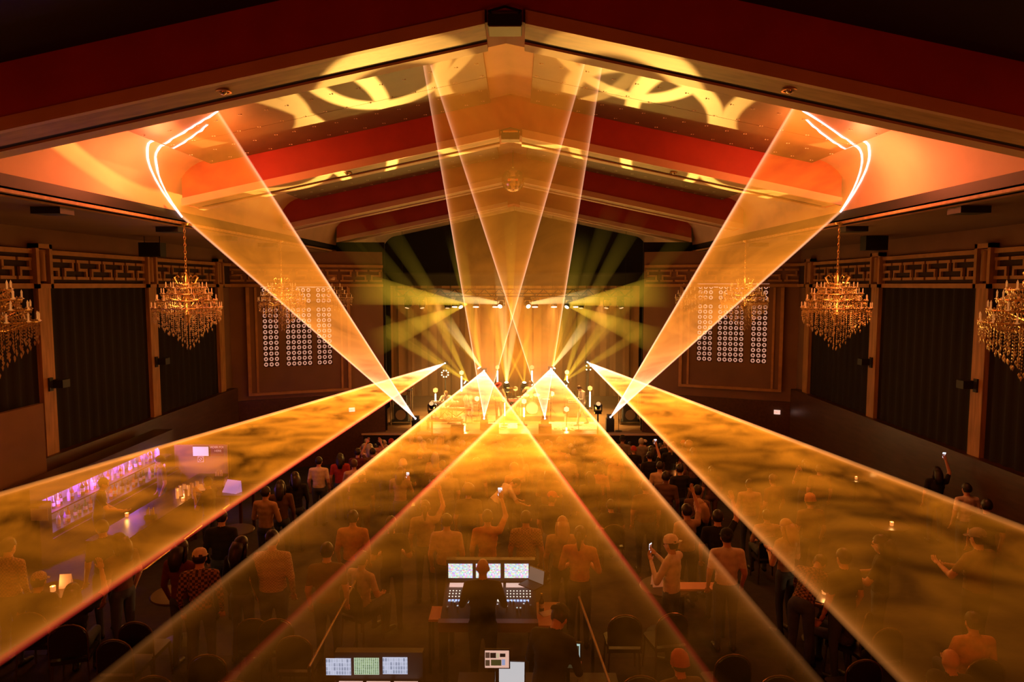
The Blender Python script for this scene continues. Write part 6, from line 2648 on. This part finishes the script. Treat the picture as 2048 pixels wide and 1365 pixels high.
aud_p(1975, 1000, 'stand', -.3, 'dark figure beside the white shirt at the right wall', top='black')
aud_p(1875, 935, 'arm_up', -.2, 'dark figure with a raised arm by the right wall', top='black', hair='long')
aud_p(1950, 1226, 'seat', 0, 'man in a pale sweater seated at the lower right', top='orange', ss=False, bulk=1.1)
aud_p(1905, 1300, 'seat', .1, 'bald man at the lower right edge of the view', top='black', hair=None)
aud_p(1875, 1345, 'seat', -.3, 'person in a dark cap with a pale badge at the bottom right', top='black', cap='cap', ccol='black')
aud_p(1362, 1306, 'seat', .2, 'person in a pink beanie at the bottom edge', top='olive', cap='beanie', ccol='red')
aud_p(1535, 1020, 'seat', 0, 'seated man left of the round pale cap', top='tan')
aud_p(1210, 905, 'seat', 0, 'seated man close to the stage in the right centre fan', top='grey')
aud_p(800, 935, 'phone', -.1, 'woman holding a lit phone left of centre', top='tan', hair='long', hcol='brown')
aud_p(895, 935, 'stand', .3, 'man in a grey top left of the crowd centre', top='grey')

# mixing engineers
p = on_floor(965, 1129, 1.69)
o = person((p.x, p.y, 0), 'desk', 0, 'balding engineer in black standing at the sound console', top='black', legs='black', hair=None, skin=1, group='engineers at the mixing desks', bulk=1.15, ss=False, h=.99)
p = on_floor(1097, 1244, 1.70)
o = person((p.x, p.y, 0), 'hunch', -.5, 'engineer in a black cap and top hunched over the lower desk', top='black', legs='black', cap='cap_back', ccol='black', group='engineers at the mixing desks', bulk=1.2, ss=False, h=1.05)

# bar staff and guests
p = on_floor(338, 958, STAND_H)
p = Vector((min(p.x, -8.45), p.y, p.z))
o = person(p, 'reach', -1.15, 'bartender in a black tee shirt reaching over the bar', top='black', legs='black', skin=0, group='people at the bar')
p2 = on_floor(416, 955, STAND_H)
person(p2, 'phone', 1.35, 'guest in olive at the bar reading a menu card', top='olive', skin=1, group='people at the bar')
p3 = on_floor(322, 915, STAND_H)
person(p3, 'stand', 2.2, 'dark haired figure behind the bar near its far end', top='brown', hair='afro', group='people at the bar')

# the band
kp2 = atY(893, 795, kp.y + .85)
person((kp2.x, kp2.y, STAGE_Z), 'keys', PI, 'keyboardist in a pale shirt seated behind the keyboards', top='white', legs='cream', hcol='fair', group='band on stage', ss=False)
k = MB()
k.box(-.3, .3, -.15, .15, .40, .46)
for sx in (-.25, .25):
    k.box(sx - .02, sx + .02, -.12, .12, 0, .40)
o = k.build('keyboard_bench', M_TOLEX)
o.location = (kp2.x, kp2.y, STAGE_Z)
tag(o, 'short black bench under the keyboardist', 'bench')
p = stage_pt(998, 845)
gp = Vector((p.x, p.y, STAGE_Z))
person(gp, 'guitar', PI - .5, 'guitarist in a wide hat and tan shirt left of the drums', top='tan', legs='brown', cap='hat', ccol='red', group='band on stage', ss=False)
p = stage_pt(1165, 850)
wp = Vector((p.x, p.y, STAGE_Z))
person(wp, 'walk', PI / 2 + .35, 'musician in white with dark hair stepping at the right of the stage', top='white', legs='white', hair='short', hcol='brown', group='band on stage', ss=False, shoe=M_WSHOE)
person((dp.x - .02, dp.y + 1.35, DZ), 'drum', PI, 'drummer in a cream shirt behind the kit', top='cream', legs='brown', group='band on stage', hair='afro', hcol='brown')
k = MB()
k.lathe([(0, .47), (.16, .47), (.17, .43), (0, .41)], n=18)
e = empty('drum_throne', (dp.x - .02, dp.y + 1.35, DZ), 0, 'round stool under the drummer', 'stool')
k.build('seat', M_VINYL, e, True)
k = MB()
k.cyl((0, 0, 0), (0, 0, .42), .025, n=8)
k.build('column', M_CHROME, e, True)


def guitar(loc, yaw, roll, label, col):
    e = empty('electric_guitar', loc, yaw, label, 'guitar')
    R = Euler((0, roll, 0)).to_matrix()
    outl = []
    for q in range(24):
        t = 2 * PI * q / 24
        r = .15 + .035 * math.cos(2 * t) + .02 * math.cos(3 * t)
        outl.append(R @ Vector((r * 1.15 * math.cos(t), 0, r * math.sin(t))))
    k = MB()
    k.prism(outl, (0, .045, 0))
    k.build('body', mat('guitar_' + col, {'sunburst': (.5, .16, .04), 'pale': (.8, .7, .6)}[col], .2), e)
    k = MB()
    a, b_ = R @ Vector((.12, .05, 0)), R @ Vector((.62, .05, 0))
    k.cyl(a, b_, .026, .021, 8)
    k.build('neck', M_DKWOOD, e, True)
    k = MB()
    k.prism([R @ Vector(v) for v in ((.60, .03, -.03), (.78, .03, -.045), (.80, .03, .02), (.62, .03, .035))], (0, .02, 0))
    k.build('headstock', M_DKWOOD, e)
    k = MB()
    for dx in (-.05, .04):
        k.prism([R @ Vector(v) for v in ((dx - .015, .045, -.04), (dx + .015, .045, -.04), (dx + .015, .045, .04), (dx - .015, .045, .04))], (0, .01, 0))
    k.build('pickups', M_KEYB, e)
    k = MB()
    k.tube([R @ Vector((-.14, .02, .02)), Vector((-.12, -.2, .35)), Vector((.1, -.2, .42)), R @ Vector((.16, .02, .05))], .014, 6)
    k.build('strap', M_TOLEX, e)
    return e


f_ = Vector((-math.sin(PI - .5), math.cos(PI - .5), 0))
guitar(gp + f_ * .19 + Vector((0, 0, 1.06)), PI - .5 + PI, PI + .18, 'sunburst electric guitar held by the guitarist in the hat', 'sunburst')
f_ = Vector((-math.sin(PI / 2 + .35), math.cos(PI / 2 + .35), 0))
guitar(wp + f_ * .24 + Vector((0, 0, 1.05)), PI / 2 + .35 + PI, PI + .1, 'pale electric guitar held by the musician in white', 'pale')

# held phones
M_PHONE = glow('phone_screen', (0.75, 0.85, 1.0), 2.2)


def phone(who, label, hand='R'):
    o = next(q for q in PEOPLE if q['label'].startswith(who))
    J = joints(o['pose'])
    d = unit(J['wr' + hand] - J['el' + hand])
    bpy.context.view_layer.update()
    p = o.matrix_world @ (J['wr' + hand] + d * .11)
    e = empty('smartphone', p, o.rotation_euler.z, label, 'phone', 'phones held up in the crowd')
    k = MB()
    k.box(-.037, .037, 0, .009, -.075, .075)
    k.build('body', M_BLACK, e)
    k = MB()
    k.box(-.033, .033, -.002, 0, -.068, .068)
    k.build('screen', M_PHONE, e)


phone('woman holding a lit phone', 'bright phone held left of centre')
phone('person holding up a small', 'tiny bright phone held behind the mixing desk')
phone('person filming with', 'lit phone held up in the far right dark gap')
phone('bearded man', 'phone in the bearded man\'s hands')
phone('dark figure with a raised arm', 'phone glowing by the right wall')

# the packed rows nearer the stage
words_ = {'black': 'black', 'grey': 'grey', 'brown': 'brown', 'tan': 'tan', 'olive': 'olive', 'cream': 'cream', 'maroon': 'maroon', 'navy': 'navy', 'orange': 'orange'}
rows_ = [(24.3, 'first row', 27), (22.9, 'second row', 25), (21.3, 'third row', 23), (19.6, 'fourth row', 19), (17.9, 'fifth row', 15), (16.2, 'sixth row', 11), (14.4, 'seventh row', 8)]
crowd = []
cr = random.Random(3)
for (Y, rw, n_) in rows_:
    half = 5.6 if Y > 20 else 5.2
    for j in range(n_):
        x = -half + 2 * half * (j + .5) / n_ + cr.uniform(-.16, .16)
        if -6.2 < x < -4.6 and Y < 22:
            continue
        Yj = Y + cr.uniform(-.3, .3)
        if any((q.location.x - x) ** 2 + (q.location.y - Yj) ** 2 < .33 for q in PEOPLE):
            continue
        pose = cr.choice(['stand', 'stand', 'stand', 'clasp', 'crossed', 'arm_up', 'phone']) if Y < 21 else cr.choice(['stand', 'stand', 'crossed', 'clasp', 'phone'])
        if Y > 22.5:
            pose = cr.choice(['seat', 'seat', 'seat', 'seat_lean'])
        top = cr.choice(['black', 'black', 'grey', 'brown', 'tan', 'olive', 'cream', 'maroon', 'navy', 'orange'])
        hs = cr.choice(['short', 'short', 'short', 'long', 'tail', 'afro'])
        hc = cr.choice(['dark', 'dark', 'brown', 'fair', 'grey'])
        cp_ = cr.choice([None, None, None, None, 'cap', 'beanie'])
        what = {'short': 'short-haired', 'long': 'long-haired', 'tail': 'pony-tailed', 'afro': 'curly-haired'}[hs] if not cp_ else ('capped' if cp_ == 'cap' else 'beanie-wearing')
        act = {'stand': 'standing', 'clasp': 'clapping', 'crossed': 'with crossed arms', 'arm_up': 'raising an arm', 'phone': 'looking at a phone', 'both_up': 'with both arms up', 'seat': 'seated', 'seat_lean': 'seated leaning forward'}[pose]
        crowd.append([x, Yj, pose, top, hs, hc, cp_, '%s %s person in %s, %s' % (hc if not cp_ else 'dark', what, top, rw), act])
seen = {}
for c in crowd:
    lab = c[7] + ' ' + c[8]
    seen.setdefault(lab, []).append(c)
ords = ['', 'leftmost', 'second', 'third', 'fourth', 'fifth']
for lab, cs in seen.items():
    cs.sort(key=lambda c: c[0])
    for i_, c in enumerate(cs):
        full = lab if len(cs) == 1 else lab + (', leftmost' if i_ == 0 else ', %s such from left' % ords[min(5, i_ + 1)])
        x, Yj, pose, top, hs, hc, cp_ = c[:7]
        yw = cr.uniform(-.35, .35)
        if pose.startswith('seat'):
            chair((x, Yj, floor_z(Yj)), yw, 'chair of the ' + ' '.join(full.split()[:13]))
        person((x, Yj, floor_z(Yj)), pose, yw, full, top=top, legs=cr.choice(['black', 'denim', 'brown']), skin=cr.choice([0, 0, 1, 2]), hair=hs, hcol=hc, cap=cp_, ccol=cr.choice(['black', 'grey', 'red', 'cream']), h=cr.uniform(.92, 1.05), group='crowd between the desks and the stage', bulk=cr.choice([1.0, 1.1]))

bpy.data.scenes.remove(TMP)
